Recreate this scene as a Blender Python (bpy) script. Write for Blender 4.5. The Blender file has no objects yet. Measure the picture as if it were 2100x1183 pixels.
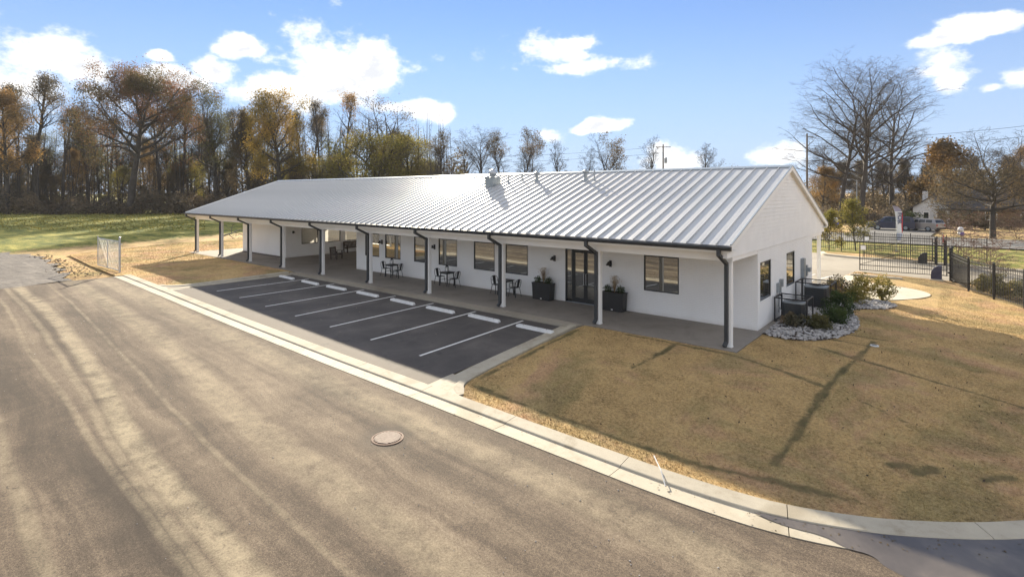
import bpy, math, random
import numpy as np
from mathutils import Vector, Matrix
from mathutils.geometry import delaunay_2d_cdt

# ------------------------------------------------------------------ camera
scene = bpy.context.scene
col = scene.collection
F_PX, CX, HY, YAW = 1103.24, 1050.0, 395.43, 0.6931          # photo pixels (2100 wide)
CAM = np.array([5.752, -18.057, 5.030])
FW = np.array([-math.sin(YAW), math.cos(YAW), 0.0])
RT = np.array([math.cos(YAW), math.sin(YAW), 0.0])
cam_d = bpy.data.cameras.new('camera')
cam_d.sensor_width = 36.0
cam_d.lens = 36.0 * F_PX / 2100.0
cam_d.shift_y = -(591.5 - HY) / 2100.0
cam_d.clip_start = 0.1
cam_d.clip_end = 6000.0
cam = bpy.data.objects.new('camera', cam_d)
col.objects.link(cam)
cam.location = CAM
cam.rotation_euler = (math.pi / 2, 0, YAW)
scene.camera = cam

# ------------------------------------------------------------------ light
SUN_EL = math.radians(21.4)
SH = np.array([0.757, -0.653, 0.0])                            # direction shadows fall
sun_d = bpy.data.lights.new('sun', 'SUN')
sun_d.energy = 2.75
sun_d.angle = math.radians(0.53)
sun_d.color = (1.0, 0.885, 0.70)
sun = bpy.data.objects.new('sun', sun_d)
col.objects.link(sun)
sdir = Vector((SH[0] * math.cos(SUN_EL), SH[1] * math.cos(SUN_EL), -math.sin(SUN_EL)))
sun.rotation_euler = sdir.to_track_quat('-Z', 'Y').to_euler()
sun.location = (-30, 30, 40)

scene.view_settings.view_transform = 'Standard'
scene.view_settings.look = 'None'
scene.view_settings.gamma = 1.0
scene.view_settings.use_curve_mapping = False
scene.view_settings.exposure = 2.32


class NT:
    """small node-tree helper"""
    def __init__(s, tree):
        s.t = tree; s.n = tree.nodes; s.l = tree.links
    def node(s, kind, **kw):
        n = s.n.new(kind)
        for k, v in kw.items():
            setattr(n, k, v)
        return n
    def put(s, sock, v):
        if isinstance(v, bpy.types.NodeSocket):
            s.l.new(v, sock)
        elif v is not None:
            sock.default_value = v
    def math(s, op, a, b=None, c=None, clamp=False):
        n = s.node('ShaderNodeMath', operation=op, use_clamp=clamp)
        s.put(n.inputs[0], a); s.put(n.inputs[1], b)
        if c is not None: s.put(n.inputs[2], c)
        return n.outputs[0]
    def vmath(s, op, a, b=None):
        n = s.node('ShaderNodeVectorMath', operation=op)
        s.put(n.inputs[0], a)
        if b is not None: s.put(n.inputs[1], b)
        return n.outputs['Value'] if op in ('LENGTH', 'DISTANCE', 'DOT_PRODUCT') else n.outputs[0]
    def noise(s, vec, scale, detail=4, rough=0.55, dist=0.0, dim='3D'):
        n = s.node('ShaderNodeTexNoise', noise_dimensions=dim)
        s.put(n.inputs['Vector'], vec)
        n.inputs['Scale'].default_value = scale; n.inputs['Detail'].default_value = detail
        n.inputs['Roughness'].default_value = rough; n.inputs['Distortion'].default_value = dist
        return n.outputs['Fac']
    def ramp(s, fac, stops):
        n = s.node('ShaderNodeValToRGB')
        e = n.color_ramp.elements
        while len(e) > 1: e.remove(e[-1])
        e[0].position = stops[0][0]; e[0].color = (*stops[0][1], 1)
        for p, c in stops[1:]:
            k = e.new(p); k.color = (*c, 1)
        s.put(n.inputs[0], fac)
        return n.outputs[0]
    def mix(s, fac, a, b, mode='MIX'):
        n = s.node('ShaderNodeMix', data_type='RGBA', blend_type=mode)
        s.put(n.inputs[0], fac)
        s.put(n.inputs[6], (*a, 1) if isinstance(a, tuple) else a)
        s.put(n.inputs[7], (*b, 1) if isinstance(b, tuple) else b)
        return n.outputs[2]
    def rng(s, v, a, b, c=0.0, d=1.0, smooth=False):
        n = s.node('ShaderNodeMapRange')
        if smooth: n.interpolation_type = 'SMOOTHSTEP'
        s.put(n.inputs[0], v)
        for i, q in enumerate((a, b, c, d)): n.inputs[i + 1].default_value = q
        return n.outputs[0]
    def scale(s, vec, k):
        n = s.node('ShaderNodeVectorMath', operation='MULTIPLY')
        s.put(n.inputs[0], vec); n.inputs[1].default_value = k
        return n.outputs[0]
    def sep(s, vec):
        n = s.node('ShaderNodeSeparateXYZ'); s.put(n.inputs[0], vec)
        return n.outputs
    def comb(s, x, y, z):
        n = s.node('ShaderNodeCombineXYZ')
        s.put(n.inputs[0], x); s.put(n.inputs[1], y); s.put(n.inputs[2], z)
        return n.outputs[0]


def px_dir(px, py):
    d = FW * F_PX + RT * (px - CX) + np.array([0, 0, HY - py])
    return d / np.linalg.norm(d)


# ------------------------------------------------------------------ sky with cumulus clouds
world = bpy.data.worlds.new('World')
scene.world = world
world.use_nodes = True
W = NT(world.node_tree)
W.n.clear()
sky = W.node('ShaderNodeTexSky', sky_type='NISHITA')
sky.sun_disc = False
sky.sun_elevation = SUN_EL
sky.sun_rotation = math.atan2(-SH[0], -SH[1])
sky.altitude = 50.0
sky.air_density = 1.0
sky.dust_density = 0.0
sky.ozone_density = 2.2
SKY_STRENGTH = 0.055
tc = W.node('ShaderNodeTexCoord')
dx, dy, dz = W.sep(tc.outputs['Generated'])
AZ0 = math.atan2(FW[0], FW[1])
# azimuth measured from the middle of the view, elevation as a slope
ax = W.math('ARCTAN2', W.math('SUBTRACT', W.math('MULTIPLY', dx, math.cos(AZ0)), W.math('MULTIPLY', dy, math.sin(AZ0))),
            W.math('ADD', W.math('MULTIPLY', dx, math.sin(AZ0)), W.math('MULTIPLY', dy, math.cos(AZ0))))
hyp = W.math('SQRT', W.math('ADD', W.math('MULTIPLY', dx, dx), W.math('MULTIPLY', dy, dy)))
el = W.math('ARCTAN2', dz, hyp)
uv0 = W.comb(ax, el, 0.0)
wn = W.node('ShaderNodeTexNoise', noise_dimensions='2D')
W.l.new(uv0, wn.inputs['Vector']); wn.inputs['Scale'].default_value = 7.0; wn.inputs['Detail'].default_value = 2.0
uv = W.vmath('ADD', uv0, W.scale(W.vmath('SUBTRACT', wn.outputs['Color'], (.5, .5, .5)), (.06, .045, 0)))


def ang(px, py):
    d = px_dir(px, py)
    a = math.atan2(d @ RT, d @ FW)
    return a, math.atan2(d[2], math.hypot(d[0], d[1]))


CLOUDS = [(655, 128, 125, 82), (765, 150, 105, 70), (560, 178, 95, 40), (690, 185, 175, 48), (498, 96, 58, 26), (440, 140, 52, 25),
          (345, 165, 90, 26), (50, 108, 150, 68), (165, 130, 80, 44), (60, 175, 170, 50), (310, 118, 36, 13),
          (1130, 106, 105, 42), (1180, 132, 130, 26), (1200, 78, 70, 20), (895, 236, 62, 24), (850, 225, 60, 22), 
          (1120, 272, 58, 24), (1230, 258, 60, 12), (1590, 328, 90, 30), (1385, 330, 80, 26), (2000, 62, 80, 26), (1925, 92, 90, 20),
          (1925, 140, 80, 36), (1955, 170, 70, 26), (2085, 160, 60, 30), (2030, 182, 42, 12)]
m = None
for (px, py, wx, wy) in CLOUDS:
    a, e = ang(px, py)
    a1, _ = ang(px + wx, py); _, e1 = ang(px, py - wy)
    n_ = W.node('ShaderNodeVectorMath', operation='MULTIPLY_ADD')
    sx, sy = 1.0 / abs(a1 - a), 1.0 / abs(e1 - e)
    W.l.new(uv, n_.inputs[0]); n_.inputs[1].default_value = (sx, sy, 0); n_.inputs[2].default_value = (-a * sx, -e * sy, 0)
    r = W.vmath('DOT_PRODUCT', n_.outputs[0], n_.outputs[0])
    m = r if m is None else W.math('MINIMUM', m, r)
m = W.math('SUBTRACT', 1.0, W.math('SQRT', m))                   # 1 in a cloud's middle, 0 at its rim
# unseen rest of the sky: cumulus made denser to add fill light
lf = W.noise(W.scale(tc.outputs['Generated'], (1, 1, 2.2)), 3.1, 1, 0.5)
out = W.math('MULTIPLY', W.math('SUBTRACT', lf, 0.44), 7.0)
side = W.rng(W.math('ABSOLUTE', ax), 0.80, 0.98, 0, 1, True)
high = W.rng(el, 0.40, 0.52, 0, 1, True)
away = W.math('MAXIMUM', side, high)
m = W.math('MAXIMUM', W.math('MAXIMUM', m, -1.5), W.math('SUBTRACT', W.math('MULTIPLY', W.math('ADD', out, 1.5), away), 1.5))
nv = W.scale(uv0, (1.0, 1.55, 1.0))
n1 = W.noise(nv, 9.0, 8, 0.64, 0.0, '2D')
n2 = W.noise(W.vmath('ADD', nv, (-0.008, 0.034, 0)), 9.0, 4, 0.58, 0.0, '2D')
dens = W.math('ADD', m, W.math('MULTIPLY', W.math('SUBTRACT', n1, 0.5), 2.9))
cover = W.rng(dens, -0.12, 0.70, 0, 1, True)
thick = W.rng(dens, 0.2, 0.95, 0.0, 1, True)
relief = W.rng(W.math('SUBTRACT', n2, n1), -0.10, 0.08, 0, 1, True)
shade = W.math('MULTIPLY', thick, relief)
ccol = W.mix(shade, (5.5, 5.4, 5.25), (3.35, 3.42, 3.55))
skyc = W.mix(1.0, sky.outputs[0], (0.355, 0.42, 0.56), 'MULTIPLY')
haze_f = W.rng(el, 0.0, 0.36, 0.90, 0.20, True)
skyc = W.mix(haze_f, skyc, (1.95, 2.55, 3.55))
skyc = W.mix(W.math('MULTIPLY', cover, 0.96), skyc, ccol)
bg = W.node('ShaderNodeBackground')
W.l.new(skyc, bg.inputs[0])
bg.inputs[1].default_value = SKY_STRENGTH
wo = W.node('ShaderNodeOutputWorld')
W.l.new(bg.outputs[0], wo.inputs[0])

# ------------------------------------------------------------------ materials
MATS = {}


def mat(name, color=(0.5, 0.5, 0.5), rough=0.7, metallic=0.0, var=0.12, vscale=3.0, bump=0.0, bscale=40.0, spec=None, coords='Object'):
    if name in MATS: return MATS[name]
    mt = bpy.data.materials.new(name); mt.use_nodes = True
    T = NT(mt.node_tree)
    b = T.n['Principled BSDF']
    c = T.node('ShaderNodeTexCoord').outputs[coords]
    n = T.noise(c, vscale, 5, 0.6)
    lo = tuple(max(0, v * (1 - var)) for v in color); hi = tuple(min(1, v * (1 + var)) for v in color)
    T.l.new(T.ramp(n, [(0.3, lo), (0.7, hi)]), b.inputs['Base Color'])
    b.inputs['Roughness'].default_value = rough
    b.inputs['Metallic'].default_value = metallic
    if spec is not None: b.inputs['Specular IOR Level'].default_value = spec
    if bump:
        bn = T.node('ShaderNodeBump'); bn.inputs['Strength'].default_value = bump; bn.inputs['Distance'].default_value = 0.02
        T.l.new(T.noise(c, bscale, 4, 0.6), bn.inputs['Height']); T.l.new(bn.outputs[0], b.inputs['Normal'])
    MATS[name] = mt
    return mt


def new_mat(name):
    mt = bpy.data.materials.new(name); mt.use_nodes = True
    MATS[name] = mt
    T = NT(mt.node_tree)
    return mt, T, T.n['Principled BSDF'], T.node('ShaderNodeTexCoord').outputs['Object']


def bump(T, b, h, strength, dist):
    n = T.node('ShaderNodeBump'); n.inputs['Strength'].default_value = strength; n.inputs['Distance'].default_value = dist
    T.l.new(h, n.inputs['Height']); T.l.new(n.outputs[0], b.inputs['Normal'])


# dusty old asphalt of the street, streaked along its length by wheels and dried mud
mt, T, b, oc = new_mat('street_asphalt')
x, y, z = T.sep(oc)
def track_offset(T, x, pts):
    n = T.node('ShaderNodeFloatCurve')
    c = n.mapping.curves[0]
    X0, X1, Y0, Y1 = -60.0, 20.0, -20.0, -8.0
    P = [((px - X0) / (X1 - X0), (py - Y0) / (Y1 - Y0)) for px, py in pts]
    c.points[0].location = P[0]; c.points[1].location = P[-1]
    for p in P[1:-1]: c.points.new(*p)
    n.mapping.update()
    T.l.new(T.rng(x, X0, X1), n.inputs[1])
    return T.rng(n.outputs[0], 0, 1, Y0, Y1)
wob = T.math('MULTIPLY', T.math('SUBTRACT', T.noise(oc, 0.35, 3), 0.5), 0.7)
drift = T.math('MULTIPLY', x, -0.045)
ys = T.math('ADD', T.math('SUBTRACT', y, drift), wob)
s1 = T.noise(T.comb(T.math('MULTIPLY', x, 0.055), T.math('MULTIPLY', ys, 0.95), 0.0), 1.0, 6, 0.6, 0.15)
s2 = T.noise(T.comb(T.math('MULTIPLY', x, 0.18), T.math('MULTIPLY', ys, 2.9), 3.0), 1.0, 6, 0.68, 0.3)
p1 = T.noise(oc, 0.55, 7, 0.62, 0.8)
p2 = T.noise(oc, 2.3, 6, 0.7, 0.4)
g1 = T.noise(oc, 26.0, 5, 0.75)
g2 = T.noise(oc, 95.0, 3, 0.7)
f = T.math('ADD', T.math('MULTIPLY', s1, 0.64), T.math('MULTIPLY', s2, 0.27))
f = T.math('ADD', f, T.math('MULTIPLY', p1, 0.20))
f = T.math('ADD', f, T.math('MULTIPLY', p2, 0.19))
f = T.math('ADD', f, T.math('MULTIPLY', T.math('SUBTRACT', g1, 0.5), 0.50))
f = T.math('ADD', f, T.math('MULTIPLY', T.math('SUBTRACT', g2, 0.5), 0.7))
f = T.math('SUBTRACT', f, T.rng(y, -12.5, -17.5, 0, 0.07, True))
c = T.ramp(f, [(0.42, (0.040, 0.031, 0.024)), (0.56, (0.072, 0.055, 0.041)), (0.64, (0.118, 0.089, 0.064)), (0.71, (0.168, 0.129, 0.092)), (0.79, (0.235, 0.187, 0.132)), (0.93, (0.33, 0.276, 0.198))])
bright = None
for pts, w, k in (([(-60, -12.6), (-30.9, -12.85), (-23.4, -12.98), (-17, -13.39), (-12.3, -13.83), (-8.4, -14.25), (-4.3, -14.42), (20, -14.6)], 0.26, 0.85),
                  ([(-60, -12.9), (-30, -13.35), (-20, -13.75), (-12.3, -14.28), (-6, -14.72), (20, -15.0)], 0.12, 0.5),
                  ([(-60, -13.4), (-25.8, -14.04), (-18.3, -14.51), (-13.2, -14.65), (-7.3, -14.89), (20, -15.3)], 0.09, 0.4),
                  ([(-60, -10.2), (-22.5, -10.84), (-13.4, -11.45), (-8.4, -12.07), (-4.3, -12.3), (20, -12.9)], 0.42, 0.5),
                  ([(-60, -11.2), (-30, -11.7), (-14, -12.7), (-6, -13.3), (20, -14.0)], 0.07, 0.35),
                  ([(-60, -14.6), (-26, -15.3), (-12, -16.1), (20, -16.9)], 0.16, 0.45),
                  ([(-60, -9.1), (-30, -9.2), (-16, -9.3), (-7, -9.5), (20, -9.8)], 0.5, 0.45)):
    d = T.math('ABSOLUTE', T.math('SUBTRACT', T.math('ADD', y, T.math('MULTIPLY', wob, 0.22)), track_offset(T, x, pts)))
    k_ = T.math('MULTIPLY', T.rng(d, w * 0.35, w * 1.3, 1, 0, True), k)
    k_ = T.math('MULTIPLY', k_, T.rng(T.math('ADD', T.math('ADD', p2, T.math('MULTIPLY', p1, 0.6)), T.math('MULTIPLY', g1, 0.7)), 0.85, 1.4, 0.0, 1.0))
    bright = k_ if bright is None else T.math('MAXIMUM', bright, k_)
c = T.mix(bright, c, (0.39, 0.328, 0.222))
spots = T.rng(T.noise(oc, 3.4, 3, 0.8, 1.0), 0.67, 0.74, 0, 0.7, True)
c = T.mix(spots, c, (0.06, 0.048, 0.038))
# damp, darker ring of newer patching round the manhole
dm = T.vmath('LENGTH', T.vmath('SUBTRACT', oc, (-4.18, -10.5, -0.52)))
ring = T.math('MULTIPLY', T.rng(T.math('ADD', dm, T.math('MULTIPLY', p1, 0.8)), 0.75, 1.25, 0.75, 0, True), T.rng(g1, 0.3, 0.6))
c = T.mix(ring, c, (0.07, 0.06, 0.05))
T.l.new(c, b.inputs['Base Color'])
b.inputs['Roughness'].default_value = 0.92
b.inputs['Specular IOR Level'].default_value = 0.25
bump(T, b, T.math('ADD', T.math('MULTIPLY', g1, 0.6), T.math('MULTIPLY', g2, 0.5)), 0.7, 0.02)

# fresh dark asphalt of the car park
mt, T, b, oc = new_mat('lot_asphalt')
p = T.noise(oc, 0.6, 6, 0.6, 0.5); g = T.noise(oc, 60.0, 4, 0.8)
x, y, z = T.sep(oc)
f = T.math('ADD', T.math('MULTIPLY', p, 0.75), T.math('MULTIPLY', g, 0.4))
c = T.ramp(f, [(0.40, (0.042, 0.037, 0.035)), (0.60, (0.072, 0.063, 0.058)), (0.78, (0.118, 0.102, 0.093))])
# dust tracked in from the street
ed = T.math('ADD', y, T.math('MULTIPLY', T.math('SUBTRACT', T.noise(oc, 0.9, 5), 0.5), 0.5))
dust = T.rng(T.math('ADD', ed, T.rng(x, -27, -6, -0.35, 0.12)), -6.75, -7.45, 0, 0.65, True)
c = T.mix(dust, c, (0.105, 0.085, 0.064))
oil = T.rng(T.noise(oc, 0.75, 5, 0.7, 0.6), 0.60, 0.72, 0, 0.6, True)
c = T.mix(oil, c, (0.026, 0.023, 0.022))
scuff = T.rng(T.noise(T.scale(oc, (2.2, 0.35, 1)), 1.0, 6, 0.7, 0.5), 0.58, 0.75, 0, 0.35, True)
c = T.mix(scuff, c, (0.15, 0.13, 0.115))
T.l.new(c, b.inputs['Base Color']); b.inputs['Roughness'].default_value = 0.85
bump(T, b, g, 0.6, 0.012)

# concrete
def concrete(name, base, warm, stain=0.25, rough=0.85, k=1.0):
    mt, T, b, oc = new_mat(name)
    p = T.noise(oc, 0.9 * k, 6, 0.62, 0.5); q = T.noise(oc, 6.0 * k, 5, 0.7); g = T.noise(oc, 70.0, 3, 0.75)
    f = T.math('ADD', T.math('MULTIPLY', p, 0.6), T.math('ADD', T.math('MULTIPLY', q, 0.3), T.math('MULTIPLY', g, 0.2)))
    lo = tuple(v * (1 - stain) for v in warm)
    c = T.ramp(f, [(0.38, lo), (0.54, base), (0.72, tuple(min(1, v * 1.14) for v in base))])
    st = T.rng(T.noise(T.scale(oc, (1.0, 1.0, 1.0)), 0.55 * k, 4, 0.6, 0.9), 0.56, 0.72, 0, 0.55, True)
    c = T.mix(st, c, tuple(v * 0.72 for v in warm))
    T.l.new(c, b.inputs['Base Color']); b.inputs['Roughness'].default_value = rough
    bump(T, b, T.math('ADD', g, T.math('MULTIPLY', q, 0.5)), 0.35, 0.008)
    return mt
concrete('kerb_concrete', (0.375, 0.335, 0.262), (0.32, 0.265, 0.18))
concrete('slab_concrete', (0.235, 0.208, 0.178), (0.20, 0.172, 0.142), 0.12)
concrete('stop_concrete', (0.62, 0.62, 0.61), (0.55, 0.53, 0.50), 0.12, 0.8, 2.0)
concrete('pad_concrete', (0.52, 0.47, 0.37), (0.45, 0.39, 0.28), 0.12)
concrete('drive_concrete', (0.30, 0.265, 0.21), (0.26, 0.22, 0.165), 0.2, 0.9, 0.3)

# painted brick: courses only as shallow relief under white paint
mt, T, b, oc = new_mat('white_brick')
geo = T.node('ShaderNodeNewGeometry')
nx, ny, nz = T.sep(geo.outputs['Normal'])
x, y, z = T.sep(oc)
hx = T.mix(T.math('GREATER_THAN', T.math('ABSOLUTE', nx), 0.5), T.comb(x, z, 0), T.comb(y, z, 0))
br = T.node('ShaderNodeTexBrick')
T.l.new(hx, br.inputs['Vector'])
br.inputs['Scale'].default_value = 1.0; br.inputs['Brick Width'].default_value = 0.203; br.inputs['Row Height'].default_value = 0.0677
br.inputs['Mortar Size'].default_value = 0.006; br.inputs['Mortar Smooth'].default_value = 0.4
br.inputs['Color1'].default_value = (0.9, 0.9, 0.9, 1); br.inputs['Color2'].default_value = (0.7, 0.7, 0.7, 1); br.inputs['Mortar'].default_value = (0, 0, 0, 1)
v = T.noise(oc, 0.8, 5, 0.6); g = T.noise(oc, 9.0, 4)
c = T.ramp(T.math('ADD', T.math('MULTIPLY', v, 0.7), T.math('MULTIPLY', g, 0.3)), [(0.3, (0.82, 0.81, 0.79)), (0.7, (0.88, 0.875, 0.86))])
c = T.mix(T.math('MULTIPLY', br.outputs['Fac'], 0.30), c, (0.60, 0.60, 0.59))
splash = T.math('MULTIPLY', T.rng(T.math('ADD', z, T.math('MULTIPLY', T.noise(oc, 3.0, 4), 0.25)), 0.12, 0.32, 0.30, 0, True), 1.0)
c = T.mix(splash, c, (0.55, 0.50, 0.43))
T.l.new(c, b.inputs['Base Color']); b.inputs['Roughness'].default_value = 0.6
hh = T.math('ADD', T.sep(br.outputs['Color'])[0], T.math('MULTIPLY', T.noise(oc, 30.0, 3), 0.4))
bump(T, b, hh, 0.8, 0.008)

mat('white_trim', (0.84, 0.83, 0.805), 0.5, var=0.04, vscale=1.2)
mat('white_siding', (0.80, 0.795, 0.78), 0.5, var=0.05, vscale=1.5, bump=0.05, bscale=25)
mat('soffit_white', (0.78, 0.77, 0.74), 0.6, var=0.04)
mat('dark_metal', (0.032, 0.036, 0.040), 0.42, 0.0, var=0.15, spec=0.5)
mat('black_metal', (0.018, 0.018, 0.019), 0.45, 0.0, var=0.2)
mat('window_frame', (0.016, 0.018, 0.020), 0.4, var=0.1)
mat('grey_metal', (0.30, 0.33, 0.35), 0.45, 0.6, var=0.12)
mat('galvanised', (0.48, 0.50, 0.52), 0.42, 0.85, var=0.15, vscale=8)
mat('rusty_iron', (0.13, 0.075, 0.052), 0.8, 0.1, var=0.3, vscale=25)
mat('white_paint', (0.80, 0.80, 0.79), 0.6, var=0.1, vscale=12)
mat('wood_dark', (0.075, 0.052, 0.040), 0.6, var=0.25, vscale=14)
mat('soil', (0.055, 0.038, 0.026), 0.95, var=0.4, vscale=9, bump=0.6, bscale=30)

# standing seam steel
mt, T, b, oc = new_mat('roof_steel')
n = T.noise(oc, 0.5, 5); n3 = T.noise(T.scale(oc, (6.0, 0.5, 0.5)), 1.0, 4)
f = T.math('ADD', T.math('MULTIPLY', n, 0.5), T.math('MULTIPLY', n3, 0.5))
T.l.new(T.ramp(f, [(0.3, (0.44, 0.45, 0.455)), (0.7, (0.53, 0.535, 0.54))]), b.inputs['Base Color'])
b.inputs['Metallic'].default_value = 0.3
T.l.new(T.rng(f, 0.3, 0.7, 0.40, 0.52), b.inputs['Roughness'])
bump(T, b, T.noise(T.scale(oc, (1.0, 0.35, 0.35)), 2.2, 3), 0.05, 0.03)
mat('ridge_steel', (0.36, 0.41, 0.45), 0.4, 0.5, var=0.06)

# reflective low-e glazing
mt, T, b, oc = new_mat('glass')
gl = T.node('ShaderNodeBsdfGlossy'); gl.inputs['Roughness'].default_value = 0.012; gl.inputs['Color'].default_value = (0.93, 0.93, 0.88, 1)
w_ = T.node('ShaderNodeBump'); w_.inputs['Strength'].default_value = 0.012; w_.inputs['Distance'].default_value = 0.05
T.l.new(T.noise(oc, 1.6, 2), w_.inputs['Height']); T.l.new(w_.outputs[0], gl.inputs['Normal'])
b.inputs['Base Color'].default_value = (0.016, 0.016, 0.012, 1); b.inputs['Roughness'].default_value = 0.3
fr = T.node('ShaderNodeFresnel'); fr.inputs[0].default_value = 1.5
fac = T.math('ADD', T.math('MULTIPLY', fr.outputs[0], 0.9), 0.34, clamp=True)
ms = T.node('ShaderNodeMixShader'); T.l.new(fac, ms.inputs[0]); T.l.new(b.outputs[0], ms.inputs[1]); T.l.new(gl.outputs[0], ms.inputs[2])
T.l.new(ms.outputs[0], T.n['Material Output'].inputs['Surface'])

# grass: dormant lawn with sod joints (attribute "joint"), green field, blended by attribute "green"
def grass_mat(name, blades=False):
    mt, T, b, oc = new_mat(name)
    p = T.noise(oc, 0.35, 6, 0.6, 0.5); q = T.noise(oc, 1.7, 6, 0.65, 0.3); g = T.noise(oc, 14.0, 5, 0.75); h = T.noise(oc, 60.0, 3, 0.8)
    at = T.node('ShaderNodeAttribute', attribute_name='joint').outputs['Fac']
    ag = T.node('ShaderNodeAttribute', attribute_name='green').outputs['Fac']
    f = T.math('ADD', T.math('MULTIPLY', p, 0.45), T.math('MULTIPLY', q, 0.35))
    f = T.math('ADD', f, T.math('ADD', T.math('MULTIPLY', g, 1.05), -0.385)); f = T.math('ADD', f, T.math('MULTIPLY', T.math('SUBTRACT', h, 0.5), 0.95))
    c = T.ramp(f, [(0.26, (0.17, 0.115, 0.056)), (0.42, (0.41, 0.285, 0.130)), (0.58, (0.60, 0.415, 0.195)), (0.75, (0.67, 0.48, 0.235)), (0.9, (0.72, 0.56, 0.31))])
    red = T.rng(T.noise(oc, 0.38, 5, 0.62, 0.6), 0.47, 0.62, 0, 0.85, True)
    c = T.mix(red, c, T.ramp(f, [(0.26, (0.18, 0.112, 0.066)), (0.58, (0.55, 0.345, 0.195)), (0.85, (0.68, 0.46, 0.29))]))
    gp = T.rng(T.noise(oc, 0.42, 5, 0.62, 0.4), 0.46, 0.64, 0, 0.65, True)
    grn = T.ramp(f, [(0.28, (0.10, 0.090, 0.040)), (0.55, (0.285, 0.238, 0.104)), (0.75, (0.46, 0.38, 0.17))])
    c = T.mix(gp, c, grn)
    jn = T.math('MULTIPLY', at, T.rng(T.math('ADD', q, T.math('MULTIPLY', g, 0.8)), 0.55, 1.05, 0.25, 1.0))
    c = T.mix(jn, c, T.ramp(g, [(0.35, (0.085, 0.070, 0.036)), (0.7, (0.19, 0.165, 0.075))]))
    f2 = T.math('ADD', f, T.math('MULTIPLY', T.math('SUBTRACT', T.noise(T.scale(oc, (.5, 1.4, 1)), 0.45, 5, 0.65, 0.8), 0.5), 1.1))
    gf = T.ramp(f2, [(0.32, (0.060, 0.085, 0.022)), (0.48, (0.120, 0.145, 0.034)), (0.62, (0.26, 0.245, 0.058)), (0.82, (0.50, 0.43, 0.13))])
    gm = T.rng(T.math('ADD', ag, T.math('MULTIPLY', T.math('SUBTRACT', q, 0.5), 1.6)), 0.38, 0.62, 0, 1, True)
    gm = T.math('MULTIPLY', gm, T.math('GREATER_THAN', ag, 0.02))
    c = T.mix(gm, c, gf)
    T.l.new(c, b.inputs['Base Color']); b.inputs['Roughness'].default_value = 0.95; b.inputs['Specular IOR Level'].default_value = 0.15
    if not blades:
        bump(T, b, T.math('ADD', T.math('MULTIPLY', g, 0.8), h), 0.9, 0.05)
    return mt
grass_mat('grass')
grass_mat('grass_blade', True)


def leaf_mat(name, stops, scale=0.25, trans=0.25):
    mt, T, b, oc = new_mat(name)
    oi = T.node('ShaderNodeObjectInfo').outputs['Random']
    v = T.vmath('ADD', oc, T.comb(T.math('MULTIPLY', oi, 50.0), 0.0, 0.0))
    n = T.math('ADD', T.math('MULTIPLY', T.noise(v, scale, 3, 0.5), 0.68), T.math('MULTIPLY', T.noise(v, scale * 9, 3, 0.7), 0.32))
    c = T.ramp(n, stops)
    T.l.new(c, b.inputs['Base Color']); b.inputs['Roughness'].default_value = 0.75; b.inputs['Specular IOR Level'].default_value = 0.2
    tr = T.node('ShaderNodeBsdfTranslucent'); T.l.new(c, tr.inputs[0])
    ms = T.node('ShaderNodeMixShader'); ms.inputs[0].default_value = trans
    T.l.new(b.outputs[0], ms.inputs[1]); T.l.new(tr.outputs[0], ms.inputs[2])
    T.l.new(ms.outputs[0], T.n['Material Output'].inputs['Surface'])
    return mt
leaf_mat('leaf_red', [(0.36, (0.085, 0.082, 0.036)), (0.46, (0.130, 0.100, 0.046)), (0.55, (0.19, 0.100, 0.052)), (0.66, (0.30, 0.135, 0.062))], 0.10, 0.45)
leaf_mat('leaf_gold', [(0.36, (0.13, 0.115, 0.034)), (0.48, (0.26, 0.185, 0.045)), (0.60, (0.44, 0.275, 0.060)), (0.7, (0.48, 0.24, 0.055))], 0.12, 0.45)
leaf_mat('leaf_brown', [(0.36, (0.066, 0.060, 0.040)), (0.5, (0.120, 0.096, 0.058)), (0.65, (0.21, 0.145, 0.075))], 0.2, 0.42)
leaf_mat('leaf_rust', [(0.36, (0.12, 0.088, 0.042)), (0.5, (0.23, 0.150, 0.062)), (0.65, (0.40, 0.235, 0.075))], 0.2, 0.45)
leaf_mat('leaf_olive', [(0.36, (0.060, 0.068, 0.036)), (0.5, (0.110, 0.110, 0.050)), (0.65, (0.20, 0.165, 0.060))], 0.2, 0.45)
leaf_mat('leaf_yellowgreen', [(0.36, (0.105, 0.105, 0.030)), (0.5, (0.20, 0.180, 0.045)), (0.65, (0.34, 0.27, 0.065))], 0.25, 0.45)
leaf_mat('leaf_green', [(0.36, (0.026, 0.044, 0.018)), (0.5, (0.052, 0.078, 0.026)), (0.65, (0.098, 0.130, 0.039))], 1.2, 0.2)
leaf_mat('leaf_shrub', [(0.36, (0.088, 0.096, 0.032)), (0.5, (0.210, 0.184, 0.052)), (0.65, (0.420, 0.324, 0.088))], 1.2, 0.3)
leaf_mat('leaf_dull', [(0.36, (0.079, 0.079, 0.052)), (0.5, (0.166, 0.131, 0.079)), (0.65, (0.280, 0.175, 0.105))], 1.5, 0.2)
leaf_mat('brush', [(0.36, (0.060, 0.052, 0.042)), (0.5, (0.115, 0.095, 0.068)), (0.65, (0.20, 0.145, 0.09))], 0.15, 0.35)
leaf_mat('dry_straw', [(0.36, (0.280, 0.193, 0.114)), (0.5, (0.455, 0.333, 0.210)), (0.65, (0.600, 0.525, 0.350))], 3.0, 0.3)
mat('bark_dark', (0.055, 0.047, 0.040), 0.9, var=0.35, vscale=1.5, bump=0.5, bscale=6)
mat('bark_grey', (0.062, 0.053, 0.046), 0.9, var=0.35, vscale=1.5, bump=0.5, bscale=6)
mat('twig_red', (0.15, 0.095, 0.072), 0.9, var=0.3, vscale=2)
mat('stone', (0.36, 0.345, 0.335), 0.85, var=0.55, vscale=7, bump=0.4, bscale=30)


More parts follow.
